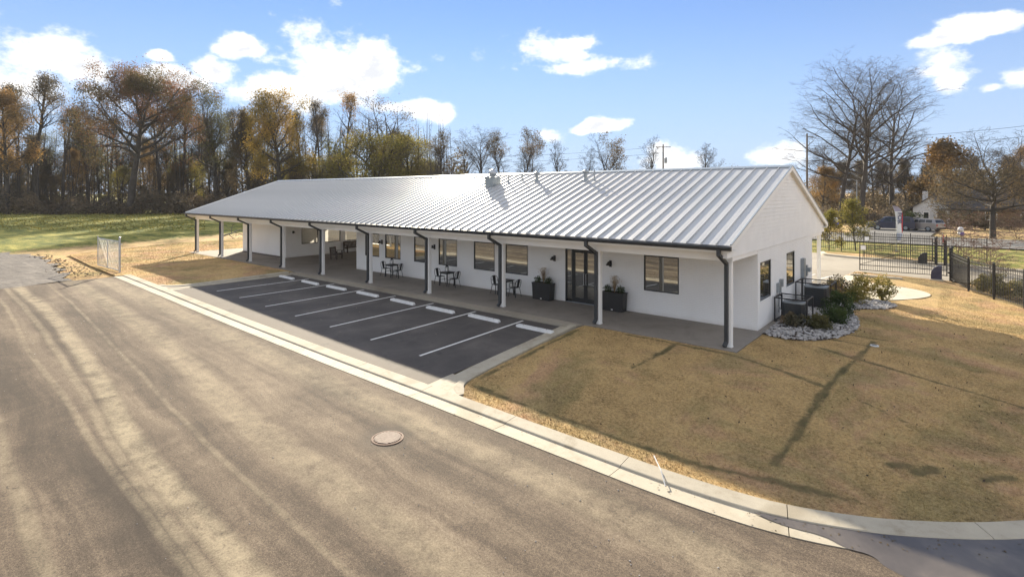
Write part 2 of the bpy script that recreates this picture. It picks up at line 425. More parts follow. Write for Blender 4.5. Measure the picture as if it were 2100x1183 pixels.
# ------------------------------------------------------------------ mesh helpers
class MB:
    def __init__(s): s.v = []; s.f = []
    def add(s, vs, fs):
        o = len(s.v); s.v += [tuple(p) for p in vs]; s.f += [tuple(i + o for i in q) for q in fs]; return s
    def box(s, x0, x1, y0, y1, z0, z1):
        v = [(x0, y0, z0), (x1, y0, z0), (x1, y1, z0), (x0, y1, z0), (x0, y0, z1), (x1, y0, z1), (x1, y1, z1), (x0, y1, z1)]
        return s.add(v, [(0, 3, 2, 1), (4, 5, 6, 7), (0, 1, 5, 4), (1, 2, 6, 5), (2, 3, 7, 6), (3, 0, 4, 7)])
    def hexa(s, a, b):
        """two quads (bottom, top), each counter-clockwise from above"""
        return s.add(list(a) + list(b), [(0, 3, 2, 1), (4, 5, 6, 7), (0, 1, 5, 4), (1, 2, 6, 5), (2, 3, 7, 6), (3, 0, 4, 7)])
    def bar(s, p, q, w, h, up=(0, 0, 1)):
        """rectangular bar from p to q"""
        p = Vector(p); q = Vector(q); d = (q - p).normalized(); u = Vector(up)
        if abs(d.dot(u)) > 0.99: u = Vector((0, 1, 0))
        a = d.cross(u).normalized() * (w / 2); c = a.cross(d).normalized() * (h / 2)
        v = [p - a - c, p + a - c, p + a + c, p - a + c, q - a - c, q + a - c, q + a + c, q - a + c]
        return s.add(v, [(0, 1, 2, 3), (7, 6, 5, 4), (0, 4, 5, 1), (1, 5, 6, 2), (2, 6, 7, 3), (3, 7, 4, 0)])
    def tube(s, pts, rad, n=8, cap=True):
        pts = [Vector(p) for p in pts]
        if not isinstance(rad, (list, tuple)): rad = [rad] * len(pts)
        o = len(s.v); u = None
        for i, p in enumerate(pts):
            d = (pts[min(i + 1, len(pts) - 1)] - pts[max(i - 1, 0)]).normalized()
            if u is None:
                u = d.orthogonal().normalized()
            else:
                u = (u - d * u.dot(d)); u = u.normalized() if u.length > 1e-6 else d.orthogonal().normalized()
            w = d.cross(u)
            for k in range(n):
                a = 2 * math.pi * k / n
                s.v.append(tuple(p + (u * math.cos(a) + w * math.sin(a)) * rad[i]))
        for i in range(len(pts) - 1):
            for k in range(n):
                a = o + i * n + k; b_ = o + i * n + (k + 1) % n
                s.f.append((a, b_, b_ + n, a + n))
        if cap:
            s.f.append(tuple(o + k for k in reversed(range(n)))); e = o + (len(pts) - 1) * n
            s.f.append(tuple(e + k for k in range(n)))
        return s
    def lathe(s, prof, n=16, c=(0, 0, 0)):
        o = len(s.v)
        for r, z in prof:
            for k in range(n):
                a = 2 * math.pi * k / n
                s.v.append((c[0] + r * math.cos(a), c[1] + r * math.sin(a), c[2] + z))
        for i in range(len(prof) - 1):
            for k in range(n):
                a = o + i * n + k; b_ = o + i * n + (k + 1) % n
                s.f.append((a, b_, b_ + n, a + n))
        s.f.append(tuple(o + k for k in reversed(range(n)))); e = o + (len(prof) - 1) * n
        s.f.append(tuple(e + k for k in range(n)))
        return s
    def prism(s, poly, d):
        """polygon (3d points) extruded by vector d"""
        n = len(poly); top = [tuple(Vector(p) + Vector(d)) for p in poly]
        return s.add(list(poly) + top, [tuple(reversed(range(n))), tuple(range(n, 2 * n))] + [(i, (i + 1) % n, n + (i + 1) % n, n + i) for i in range(n)])
    def ball(s, c, r, n=10, m=6, squash=1.0):
        prof = [(r * math.sin(math.pi * i / m) + 1e-4, -r * squash * math.cos(math.pi * i / m)) for i in range(m + 1)]
        return s.lathe(prof, n, c)
    def mesh(s, name, smooth=False):
        me = bpy.data.meshes.new(name); me.from_pydata(s.v, [], s.f); me.update()
        import bmesh
        bm = bmesh.new(); bm.from_mesh(me); bmesh.ops.recalc_face_normals(bm, faces=bm.faces); bm.to_mesh(me); bm.free()
        if smooth: me.polygons.foreach_set('use_smooth', [True] * len(me.polygons))
        return me
    def build(s, name, m, parent=None, smooth=False):
        me = s.mesh(name, smooth)
        return link(name, me, m, parent)


def link(name, me, m, parent=None):
    if m and not me.materials: me.materials.append(MATS[m] if isinstance(m, str) else m)
    o = bpy.data.objects.new(name, me); col.objects.link(o)
    if parent: o.parent = parent
    return o


def tag(o, label=None, cat=None, group=None, kind=None):
    if label: o['label'] = label
    if cat: o['category'] = cat
    if group: o['group'] = group
    if kind: o['kind'] = kind
    return o


def thing(name, label, cat, loc=(0, 0, 0), rz=0.0, group=None):
    o = bpy.data.objects.new(name, None); o.empty_display_size = 0.2
    col.objects.link(o); o.location = loc; o.rotation_euler = (0, 0, rz)
    return tag(o, label, cat, group)


def copy_tree(o, loc, rz=0.0, sc=None, label=None, group=None, parent=None, children=None):
    c = o.copy(); col.objects.link(c); c.parent = parent
    if parent is None:
        c.location = loc; c.rotation_euler = (0, 0, rz)
        if sc is not None: c.scale = sc if isinstance(sc, tuple) else (sc, sc, sc)
        if label: c['label'] = label
        if group: c['group'] = group
    for ch in o.children:
        copy_tree(ch, None, parent=c)
    return c


def np_mesh(name, V, Fq):
    """V (n,3), Fq (m,k) with constant face size k"""
    me = bpy.data.meshes.new(name)
    V = np.asarray(V, dtype=np.float32); Fq = np.asarray(Fq, dtype=np.int32)
    m_, k = Fq.shape
    me.vertices.add(len(V)); me.vertices.foreach_set('co', V.ravel())
    me.loops.add(m_ * k); me.loops.foreach_set('vertex_index', Fq.ravel())
    me.polygons.add(m_); me.polygons.foreach_set('loop_start', np.arange(0, m_ * k, k, dtype=np.int32))
    me.polygons.foreach_set('loop_total', np.full(m_, k, dtype=np.int32))
    me.update(calc_edges=True)
    return me


def set_attr(me, name, vals):
    a = me.attributes.new(name, 'FLOAT', 'POINT'); a.data.foreach_set('value', np.asarray(vals, dtype=np.float32))


# ------------------------------------------------------------------ ground heights
ZKX = [-400, -60, -33, -25.5, -18, -10, -5, 0, 3, 8, 20, 400]
ZKZ = [0, 0, -.02, -.13, -.30, -.44, -.50, -.57, -.64, -.68, -.70, -.70]


def zk(x): return np.interp(x, ZKX, ZKZ)
def sstep(a, b_, v):
    t = np.clip((np.asarray(v, float) - a) / (b_ - a), 0, 1); return t * t * (3 - 2 * t)
def S(x, y):
    """height of the finished surface: falls from the porch to the street, and to the right"""
    x = np.asarray(x, float); y = np.asarray(y, float)
    side_ = -.045 * np.clip(x - 1, 0, 9) * (1 - sstep(28, 45, y))
    t = np.clip((-.9 - y) / 7.2, 0, 1)
    rise = 0.30 * sstep(60, 120, -x)
    return side_ * (1 - t) + zk(x) * t + rise


def in_poly(x, y, P):
    x = np.asarray(x); y = np.asarray(y); r = np.zeros(x.shape, bool); n = len(P)
    for i in range(n):
        (x1, y1), (x2, y2) = P[i], P[(i + 1) % n]
        if y1 == y2: continue
        c_ = ((y1 > y) != (y2 > y)) & (x < (x2 - x1) * (y - y1) / (y2 - y1) + x1)
        r ^= c_
    return r


def densify(P, step, closed=True):
    out_ = []
    n = len(P)
    for i in range(n if closed else n - 1):
        a = np.array(P[i]); b_ = np.array(P[(i + 1) % n]); k = max(1, int(math.ceil(np.linalg.norm(b_ - a) / step)))
        for j in range(k): out_.append(tuple(a + (b_ - a) * j / k))
    if not closed: out_.append(tuple(P[-1]))
    return out_


def smooth_path(P, it=3):
    P = [tuple(p) for p in P]
    for _ in range(it):
        Q = [P[0]]
        for a, b_ in zip(P[:-1], P[1:]):
            Q.append((a[0] * .75 + b_[0] * .25, a[1] * .75 + b_[1] * .25)); Q.append((a[0] * .25 + b_[0] * .75, a[1] * .25 + b_[1] * .75))
        Q.append(P[-1]); P = Q
    return P


def sheet(name, poly, step, zf, m, seed=1, bstep=None, holes=()):
    """triangulated sheet inside a polygon, heights from zf(x, y)"""
    rg = np.random.default_rng(seed)
    B = densify(poly, bstep or step)
    xs = np.array([p[0] for p in poly]); ys = np.array([p[1] for p in poly])
    gx, gy = np.meshgrid(np.arange(xs.min(), xs.max(), step), np.arange(ys.min(), ys.max(), step))
    gx = gx.ravel() + rg.uniform(-.25, .25, gx.size) * step; gy = gy.ravel() + rg.uniform(-.25, .25, gy.size) * step
    ok = in_poly(gx, gy, B)
    for h_ in holes: ok &= ~in_poly(gx, gy, h_)
    bx = np.array(B)
    # drop points hugging the border
    keep = np.ones(ok.sum(), bool); gx = gx[ok]; gy = gy[ok]
    for i in range(0, len(bx), 400):
        d2 = ((gx[:, None] - bx[None, i:i + 400, 0]) ** 2 + (gy[:, None] - bx[None, i:i + 400, 1]) ** 2).min(1); keep &= d2 > (step * .35) ** 2
    pts = [Vector(p) for p in B] + [Vector((a, b_)) for a, b_ in zip(gx[keep], gy[keep])]
    n = len(B); edges = [(i, (i + 1) % n) for i in range(n)]
    vs, es, fs, _, _, _ = delaunay_2d_cdt(pts, edges, [], 1, 1e-5)
    V = np.array([(v.x, v.y) for v in vs]); Z = zf(V[:, 0], V[:, 1])
    me = np_mesh(name, np.column_stack([V, Z]), np.array([f for f in fs if len(f) == 3]))
    me.polygons.foreach_set('use_smooth', [True] * len(me.polygons))
    o = link(name, me, m)
    # make sure faces look up
    if len(me.polygons) and me.polygons[0].normal.z < 0: me.flip_normals()
    return o, V


def ray_hit(px, py):
    """photo pixel -> point on the ground surface"""
    d = FW * F_PX + RT * (px - CX) + np.array([0, 0, HY - py]); z = 0.0
    for _ in range(60):
        p = CAM + d * ((z - CAM[2]) / d[2]); z = .5 * z + .5 * float(S(p[0], p[1]))
    return p
def at(px, D):
    """ground point in the direction of photo column px at forward depth D"""
    p = CAM + FW * D + RT * ((px - CX) / F_PX * D); return (float(p[0]), float(p[1]), float(S(p[0], p[1])))


# ------------------------------------------------------------------ setting: ground, street, car park, lawns
KERB = smooth_path([(-33.4, -7.98), (-30, -8.02), (-25.8, -8.10), (-11.4, -8.15), (-5.8, -8.13), (-1.6, -8.15), (1.1, -8.14), (2.83, -7.97), (3.79, -7.74), (4.72, -7.35),
                    (5.35, -6.99), (5.96, -6.58), (6.56, -6.10), (7.6, -5.1), (8.6, -3.9), (9.4, -2.5), (10.0, -.6), (10.4, 1.5)], 2)
KERB = densify(KERB, 0.35, False)
KP = np.array(KERB)
KT = np.gradient(KP, axis=0); KT /= np.linalg.norm(KT, axis=1)[:, None]
KN = np.column_stack([-KT[:, 1], KT[:, 0]])                       # towards the building


def kerb_h(x):
    return 0.026 - 0.002 * (sstep(-28.3, -27.2, x) - sstep(-5.6, -4.4, x))


def off_path(d): return [tuple(p) for p in KP + KN * d]


# far ground, one sheet out to the horizon
def axis(core0, core1, step, far, k=1.35):
    a = list(np.arange(core0, core1 + step, step)); s_ = step
    while a[-1] < far: s_ *= k; a.append(a[-1] + s_)
    s_ = step
    while a[0] > -far: s_ *= k; a.insert(0, a[0] - s_)
    return np.array(a)
gx_, gy_ = axis(-150, 36, 1.3, 2500), axis(-34, 110, 1.3, 2500)
GX, GY = np.meshgrid(gx_, gy_)
GZ = S(GX, GY) - 0.09 - 0.06 * ((GX > -30) & (GX < 12) & (GY > -10) & (GY < 16))
nx_, ny_ = len(gx_), len(gy_)
I = np.arange(nx_ * ny_).reshape(ny_, nx_)
me = np_mesh('ground', np.column_stack([GX.ravel(), GY.ravel(), GZ.ravel()]),
             np.column_stack([I[:-1, :-1].ravel(), I[:-1, 1:].ravel(), I[1:, 1:].ravel(), I[1:, :-1].ravel()]))
me.polygons.foreach_set('use_smooth', [True] * len(me.polygons))
gv, hv = GX.ravel(), GY.ravel()
depth_left = -gv
green = 0.75 * sstep(50, 62, depth_left - 0.35 * (hv + 8)) + 0.62 * sstep(31.5, 34, hv) * sstep(-60, -45, gv) * (1 - 0.5 * sstep(56, 66, hv))
set_attr(me, 'green', np.clip(green, 0.0, 0.85)); set_attr(me, 'joint', np.zeros(len(gv)))
ground = tag(link('ground', me, 'grass'), 'rough grass field and open ground round the building', kind='structure')

# street
outer = off_path(-0.50)
road_poly = outer + [(20, 2), (26, -4), (26, -33), (-33.1, -33), (-33.0, -13.5), (-33.5, -10.4), (-33.3, -8.6)]
road, RV = sheet('street', road_poly, 1.1, lambda x, y: S(x, y) + .0, 'street_asphalt', 3)
tag(road, kind='structure')
gr_poly = [(-33.0, -13.5), (-33.45, -10.4), (-37, -10.1), (-44, -9.4), (-51, -9.2), (-56, -10.5), (-60, -15), (-62, -24), (-62, -33), (-33.1, -33)]
mt, T, b, oc = new_mat('gravel_mud')
q = T.noise(oc, 1.2, 7, 0.7, 1.0); g = T.noise(oc, 18, 4, 0.8); rut = T.noise(T.scale(oc, (0.15, 1.6, 1)), 1.0, 5, 0.6, 1.2)
f = T.math('ADD', T.math('MULTIPLY', q, .5), T.math('ADD', T.math('MULTIPLY', g, .25), T.math('MULTIPLY', rut, .35)))
T.l.new(T.ramp(f, [(0.4, (0.040, 0.035, 0.032)), (0.52, (0.105, 0.092, 0.082)), (0.65, (0.175, 0.155, 0.135)), (0.8, (0.25, 0.22, 0.18))]), b.inputs['Base Color'])
b.inputs['Roughness'].default_value = 0.9
bump(T, b, f, 1.0, 0.12)
rgn = np.random.default_rng(5)
gr_poly = [(x_ + .35 * math.sin(i * 2.3) * (x_ < -34), y_ + .4 * math.sin(i * 1.7 + 1) * (x_ < -34) * (y_ > -12)) for i, (x_, y_) in enumerate(densify(gr_poly, .9))]
gravel, _ = sheet('gravel_track', gr_poly, 0.8, lambda x, y: S(x, y) + .01 + .04 * np.sin(x * 1.3 + y) * np.sin(y * 2.1), 'gravel_mud', 4)
tag(gravel, kind='structure')

# car park
LOT = [(-26.35, -0.95), (-26.25, -6.7), (-26.3, -7.72), (-6.0, -7.72), (-5.95, -6.9), (-5.93, -0.95)]
def lot_z(x, y):
    t = np.clip((-.9 - y) / 7.2, 0, 1); return S(x, y) - .105 * (1 - t)
lot, _ = sheet('parking_lot', LOT, 0.6, lot_z, 'lot_asphalt', 6)
tag(lot, kind='structure')
LINES = [(-8.0, -6.29, -7.74), (-10.78, -6.24, -10.36), (-13.5, -6.22, -13.06), (-16.21, -6.22, -15.86), (-18.95, -6.2, -18.5), (-21.75, -6.15, -21.35), (-24.3, -6.2, -24.08)]
mt, T, b, oc = new_mat('line_paint')
n = T.noise(oc, 7, 6, 0.7); g = T.noise(oc, 60, 3, 0.8)
f = T.math('ADD', T.math('MULTIPLY', n, .6), T.math('MULTIPLY', g, .5))
T.l.new(T.ramp(f, [(0.36, (0.16, 0.155, 0.15)), (0.47, (0.62, 0.61, 0.585)), (0.7, (0.74, 0.73, 0.71))]), b.inputs['Base Color']); b.inputs['Roughness'].default_value = 0.7
for xa, ya, xb in LINES:
    yb = -1.12; k = 14; vs = []; fs = []
    for i in range(k + 1):
        t = i / k; cx_ = xa + (xb - xa) * t; yy = ya + (yb - ya) * t
        for sx in (-.05, .05): vs.append((cx_ + sx, yy, float(lot_z(cx_ + sx, yy)) + .006))
    fs = [(2 * i, 2 * i + 1, 2 * i + 3, 2 * i + 2) for i in range(k)]
    MB().add(vs, fs).build('parking_line', 'line_paint', lot)


# kerbs: extruded in cast lengths with open joints
def kerb_run(name, path, prof, seg_len, m, hfun=None, label=None, fade=0):
    """prof: list of (offset, dz, scales_with_height)"""
    P = np.array(densify(path, 0.3, False)); Tn = np.gradient(P, axis=0); Tn /= np.linalg.norm(Tn, axis=1)[:, None]
    N = np.column_stack([-Tn[:, 1], Tn[:, 0]])
    L = np.concatenate([[0], np.cumsum(np.linalg.norm(np.diff(P, axis=0), axis=1))])
    root = bpy.data.objects.new(name, None); col.objects.link(root); root.location = (float(P[0, 0]), float(P[0, 1]), float(S(*P[0])))
    tag(root, label, kind='structure')
    k = max(1, int(round(L[-1] / seg_len))); q = len(prof)
    for j in range(k):
        a, e = L[-1] * j / k + .007, L[-1] * (j + 1) / k - .007
        ss = np.concatenate([[a], L[(L > a + .05) & (L < e - .05)], [e]])
        vs = []
        for s_ in ss:
            p = np.array([np.interp(s_, L, P[:, 0]), np.interp(s_, L, P[:, 1])]); n_ = np.array([np.interp(s_, L, N[:, 0]), np.interp(s_, L, N[:, 1])])
            n_ /= np.linalg.norm(n_); h_ = hfun(p[0]) if hfun else 1.0
            for o_, dz_, hs in prof:
                w = p + n_ * o_
                if hs == 2: dz_ = dz_ - .105 * (1 - min(max((-.9 - w[1]) / 7.2, 0), 1)) + .014
                elif fade: dz_ = min(dz_, .008 + (dz_ - .008) * min(1, (L[-1] - s_) / fade)) if dz_ > 0 else dz_
                vs.append((w[0] - root.location.x, w[1] - root.location.y, float(S(w[0], w[1])) + dz_ + (hs * h_ if hs != 2 else 0) - root.location.z))
        fs = []
        for i in range(len(ss) - 1):
            for c_ in range(q - 1): fs.append((i * q + c_, i * q + c_ + 1, (i + 1) * q + c_ + 1, (i + 1) * q + c_))
        fs.append(tuple(range(q))); fs.append(tuple((len(ss) - 1) * q + c_ for c_ in reversed(range(q))))
        MB().add(vs, fs).build('kerb_length', m, root)
    return root


kerb_run('street_kerb', KERB, [(-.50, -.12, 0), (-.50, .012, 0), (-.035, -.008, 0), (-.02, 0.0, .85), (0.0, 0.004, 1), (.36, .012, 1), (.385, 0.0, .9), (.39, -.12, 0)], 3.05, 'kerb_concrete', kerb_h)
RK = smooth_path([(-5.60, -.92), (-5.55, -3), (-5.50, -5.5), (-5.42, -6.9), (-5.28, -7.34), (-5.0, -7.60), (-4.70, -7.70)], 2)



def side_kerb(name, path, sgn):
    """kerb beside the car park; sgn=+1 when the lot lies to the left of the path"""
    prof = [(-.26 * sgn, -.15, 0), (-.26 * sgn, .045, 0), (-.24 * sgn, .058, 0), (-.02 * sgn, .052, 0), (0.0, .035, 0), (.03 * sgn, 0.0, 2), (.42 * sgn, .004, 2), (.42 * sgn, -.12, 2)]
    return kerb_run(name, path, prof, 3.05, 'kerb_concrete', fade=1.3)
side_kerb('side_kerb', RK, -1)
LK = smooth_path([(-26.78, -.92), (-26.78, -3), (-26.80, -5.8), (-26.92, -6.8), (-27.2, -7.35), (-27.8, -7.66), (-28.5, -7.70)], 2)
side_kerb('side_kerb', LK, 1)
# concrete flares where side kerb and street gutter meet, and strip along the porch
for P_ in ([(-6.02, -7.735), (-5.97, -6.75), (-5.45, -6.75), (-5.30, -7.36), (-4.98, -7.63), (-4.8, -7.735)], [(-26.28, -7.735), (-26.30, -6.75), (-26.85, -6.75), (-27.15, -7.32), (-27.7, -7.62), (-27.9, -7.735)]):
    o, _ = sheet('gutter_flare', P_, 0.3, lambda x, y: S(x, y) - .012, 'kerb_concrete', 2); tag(o, kind='structure')
strip = bpy.data.objects.new('porch_kerb', None); col.objects.link(strip); strip.location = (-26.7, -.7, 0); tag(strip, kind='structure')
for i in range(7):
    xa, xb = -26.75 + i * 3.06, -26.75 + (i + 1) * 3.06 - .012
    MB().box(xa + 26.7, xb + 26.7, -.22, .222, -.3, -.006).build('kerb_length', 'drive_concrete', strip)

# lawns
kb = off_path(.385)
rl = [p for p in kb if p[0] > -4.55]
LAWN_R = rl + [(10.0, 8), (9.0, 13.5), (8.1, 16.4), (6.15, 19.8), (5.4, 23.1), (.7, 22.7), (.4, 20.2), (.37, 15.3), (.37, -.49), (-5.22, -.49), (-5.28, -3), (-5.22, -5.5), (-5.14, -6.8), (-5.0, -7.2), (-4.75, -7.48)]
SOD = [((-1.48, -.54), (-1.60, -2.2), .09), ((-1.60, -2.2), (-1.75, -3.4), .07), ((-3.3, -.66), (.28, -.82), .085), ((.28, -.8), (3.08, -1.65), .085), ((3.5, 4.3), (3.05, -1.6), .09), ((3.05, -1.6), (2.88, -6.2), .10),
       ((2.3, 2.0), (7.0, .26), .085), ((7.0, .26), (10, -.9), .085), ((-5.0, -6.6), (-5.1, -1.2), .07), ((-4.7, -7.05), (-1.9, -7.25), .08), ((-1.9, -7.25), (1.1, -7.25), .10), ((1.1, -7.25), (4.3, -6.6), .09), ((4.7, -4.9), (4.95, -4.7), .16), ((5.1, -4.95), (5.35, -4.6), .13), ((6.1, -4.4), (6.5, -4.0), .12), ((2.4, 3.5), (3.7, 3.6), .07), ((2.6, 4.6), (4.2, 5.0), .06), ((3.7, -1.9), (4.8, -2.6), .05)]
def lawn_z(x, y):
    x = np.asarray(x, float); y = np.asarray(y, float)
    t = np.clip((-.9 - y) / 7.2, 0, 1)
    return S(x, y) + .03 * t - .018 + .012 * np.sin(x * 2.1 + y * 1.3) * np.sin(y * 1.7 - x)
def joint_of(V):
    j = np.zeros(len(V))
    for i, (a, b_, w) in enumerate(SOD):
        a = np.array(a); b_ = np.array(b_); d = b_ - a; t = np.clip(((V - a) @ d) / (d @ d), 0, 1)
        dist = np.linalg.norm(V - (a + t[:, None] * d), axis=1)
        dist = dist + .03 * np.sin(V[:, 0] * 2.1 + V[:, 1] * 2.9 + i) + .014 * np.sin(V[:, 0] * 9 - V[:, 1] * 7)
        j = np.maximum(j, 1 - sstep(w * .75, w * 1.1, dist))
    return j
def lawn(name, poly, step, seed, greenf=None):
    o, V = sheet(name, poly, step, lawn_z, 'grass', seed, 0.3)
    set_attr(o.data, 'joint', joint_of(V)); set_attr(o.data, 'green', greenf(V) if greenf else np.zeros(len(V)))
    tag(o, kind='structure'); return o
lawn('lawn', LAWN_R, 0.10, 11)
ll = [p for p in kb if p[0] < -28.4]
LAWN_L = ll + [(-27.9, -7.45), (-27.5, -7.15), (-27.22, -6.7), (-27.06, -5.8), (-27.05, -.49), (-44.55, -.49), (-44.55, 15.3), (-52, 15), (-55, 2), (-50, -7.5), (-40, -8.1), (-33.6, -8.3)]
lawn('lawn', LAWN_L, 0.45, 12, lambda V: 0.5 * sstep(46, 54, -V[:, 0]))

# porch slab with control joints cut as separate pours
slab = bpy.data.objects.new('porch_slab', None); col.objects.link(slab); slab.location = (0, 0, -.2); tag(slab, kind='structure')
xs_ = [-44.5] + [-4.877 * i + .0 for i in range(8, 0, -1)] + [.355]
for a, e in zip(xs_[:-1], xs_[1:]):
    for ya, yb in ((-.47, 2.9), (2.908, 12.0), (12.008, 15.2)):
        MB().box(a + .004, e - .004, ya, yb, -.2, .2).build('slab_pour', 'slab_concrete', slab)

# rear drive, walk, round pad and the public road
dr, _ = sheet('driveway', [(-46, 15.24), (.34, 15.24), (.6, 20.3), (.9, 22.6), (5.6, 23.2), (12, 24), (40, 26), (40, 32.6), (6, 31.6), (0.5, 30.3), (-2.8, 31.4), (-3.4, 33.2), (-46, 33.2)], 1.2, lambda x, y: S(x, y) - .02, 'drive_concrete', 8)
tag(dr, kind='structure')
for i in range(4):
    xa = -2.8 + i * .95
    P_ = [(xa, 16.2), (xa + .12, 16.2), (xa + .82, 19.6), (xa + .70, 19.6)]
    MB().add([(px, py, .0 + float(S(px, py)) - .012) for px, py in P_], [(0, 1, 2, 3)]).build('parking_line', 'line_paint', dr)
isl, _ = sheet('island_grass', [(-2.5, 31.7), (.3, 30.7), (4.2, 31.75), (4.4, 33.6), (-2.9, 33.6)], .6, lambda x, y: S(x, y) + .09, 'grass', 9)
set_attr(isl.data, 'green', np.zeros(len(isl.data.vertices))); set_attr(isl.data, 'joint', np.zeros(len(isl.data.vertices))); tag(isl, kind='structure')
kerb_run('island_kerb', smooth_path([(-3.3, 33.5), (-2.9, 31.9), (-2.2, 31.25), (.3, 30.35), (4.2, 31.4), (9, 32.1), (20, 32.7)], 2), [(0, -.1, 0), (0, .11, 0), (.34, .11, 0), (.34, -.1, 0)], 3.0, 'pad_concrete')
walk, _ = sheet('walk', smooth_path([(.42, 15.3), (1.6, 13.0), (2.2, 12.6), (3.3, 13.2), (4.4, 15.2), (4.75, 16.6), (4.3, 17.6), (3.3, 18.1), (2.2, 18.0), (1.4, 18.6), (1.1, 20.2), (.45, 20.2)], 2), .4, lambda x, y: S(x, y) + .012, 'pad_concrete', 10)
tag(walk, kind='structure')
kerb_run('walk_kerb', smooth_path([(.65, 20.4), (1.0, 20.5), (1.6, 20.6), (3.2, 21.2)], 1), [(0, -.1, 0), (0, .09, 0), (.2, .09, 0), (.2, -.1, 0)], 3.0, 'pad_concrete')
mat('road_grey', (0.125, 0.122, 0.118), 0.85, var=0.25, vscale=0.4, bump=0.3, bscale=30)
pr, _ = sheet('public_road', [(-300, 47.5), (300, 47.5), (300, 60), (-300, 60)], 6.0, lambda x, y: S(x, y) + .03, 'road_grey', 10)
tag(pr, kind='structure')
dw, _ = sheet('house_drive', [(-4.5, 60.1), (3.2, 60.1), (3.8, 76), (-6, 76)], 2.0, lambda x, y: S(x, y) + .03, 'road_grey', 10)
tag(dw, kind='structure')

# puddle on the low side of the street
mt, T, b, oc = new_mat('puddle_water')
n = T.noise(oc, 0.9, 5, 0.6, 0.6)
T.l.new(T.ramp(n, [(0.35, (0.075, 0.067, 0.062)), (0.6, (0.125, 0.110, 0.098)), (0.75, (0.18, 0.155, 0.125))]), b.inputs['Base Color'])
b.inputs['Roughness'].default_value = 0.10; b.inputs['IOR'].default_value = 1.4
bump(T, b, T.noise(oc, 5.0, 3), 0.03, 0.01)
inner = [p for p in off_path(-.022) if p[0] > 2.95 and p[1] < 0]
edge = smooth_path([(8.9, -6.5), (7.6, -8.4), (6.7, -9.3), (5.9, -9.0), (5.38, -8.25), (4.9, -8.18), (4.72, -7.97), (4.35, -8.06), (4.04, -7.93), (3.6, -8.04), (3.3, -8.06), (2.95, -8.0)], 2)
pud, _ = sheet('puddle', inner + edge, .3, lambda x, y: S(x, y) + .015, 'puddle_water', 13)
tag(pud, kind='structure')


# ------------------------------------------------------------------ the building
B = thing('office_building', 'long single-storey white brick building with standing-seam metal roof and porch', 'building')
SP = 4.877
COLX = [-SP * i for i in range(10)]
WY, WYB, EX = 2.76, 12.2, 0.11                                      # front wall, rear wall, end wall face
XL, XR = -44.33, 0.292                                              # roof ends
EY0, EZ, RY, RZ = -.79, 3.37, 7.255, 6.157
PITCH = (RZ - EZ) / (RY - EY0)


def wall_cells(u0, u1, z0, z1, holes):
    us = sorted({u0, u1, *[h[0] for h in holes], *[h[1] for h in holes]}); zs = sorted({z0, z1, *[h[2] for h in holes], *[h[3] for h in holes]})
    for a, b_ in zip(us[:-1], us[1:]):
        for c, d in zip(zs[:-1], zs[1:]):
            if not any(h[0] < (a + b_) / 2 < h[1] and h[2] < (c + d) / 2 < h[3] for h in holes): yield a, b_, c, d


def wall_x(name, x0, x1, yf, th, holes, z1=2.95, parent=B, m='white_brick'):
    """wall along x, outer face at y=yf, thickness towards +y if th>0"""
    w = MB()
    for a, b_, c, d in wall_cells(x0, x1, 0, z1, holes): w.box(a, b_, min(yf, yf + th), max(yf, yf + th), c, d)
    return w.build(name, m, parent)
def wall_y(name, y0, y1, xf, th, holes, z1=2.95, parent=B, m='white_brick'):
    w = MB()
    for a, b_, c, d in wall_cells(y0, y1, 0, z1, holes): w.box(min(xf, xf + th), max(xf, xf + th), a, b_, c, d)
    return w.build(name, m, parent)


ZB, ZT = .96, 2.44
FW_ = [(-23.96, -22.46), (-21.86, -20.34), (-19.09, -17.57), (-16.96, -15.46), (-14.20, -12.70), (-12.0, -10.52), (-4.38, -2.86)]
DOOR = (-8.33, -6.52)
wall_x('front_wall', -24.92, EX - .2, WY, .2, [(a, b_, ZB, ZT) for a, b_ in FW_] + [(DOOR[0], DOOR[1], 0, 2.47)])
EW = [(3.08, 4.58), (7.02, 8.52)]
wall_y('end_wall', WY, WYB, EX, -.2, [(a, b_, ZB + .05, ZT + .01) for a, b_ in EW])
wall_x('rear_wall', -24.92, EX - .2, WYB, -.2, [(a, a + 1.5, ZB, ZT) for a in (-22, -17, -12, -7, -3)])
wall_y('breezeway_wall', WY + .2, WYB - .2, -24.92, .2, [])
wall_x('front_wall', -41.65 + .2, -34.3 - .2, WY, .2, [])
SW = [(4.08, 5.52), (6.1, 7.56), (8.02, 9.5)]
wall_y('breezeway_wall', WY, WYB, -34.3, -.2, [(a, b_, ZB, 2.30) for a, b_ in SW])
wall_y('end_wall', WY, WYB, -41.65, .2, [])
wall_x('rear_wall', -41.65 + .2, -34.3 - .2, WYB, -.2, [])


def window(u0, u1, z0, z1, face, axis_, sgn, bars=0):
    """frame set in the opening with a recessed pane; axis_ 'x' for walls along x"""
    w = MB(); fw = .05; d0, d1 = .015, .075
    def bx(a, b_, c, d, q0, q1):
        lo, hi = face + sgn * q0, face + sgn * q1
        if lo > hi: lo, hi = hi, lo
        if axis_ == 'x': w.box(a, b_, lo, hi, c, d)
        else: w.box(lo, hi, a, b_, c, d)
    bx(u0, u1, z0, z0 + fw, d0, d1); bx(u0, u1, z1 - fw, z1, d0, d1)
    bx(u0, u0 + fw, z0 + fw, z1 - fw, d0, d1); bx(u1 - fw, u1, z0 + fw, z1 - fw, d0, d1)
    f_ = w.build('window', 'window_frame', B)
    w = MB(); bx(u0 + fw, u1 - fw, z0 + fw, z1 - fw, .045, .06); w.build('pane', 'glass', f_)
    w = MB(); bx(u0, u1, z0 - .035, z0 - .002, -.03, .05); w.build('sill', 'white_trim', f_)
    return f_


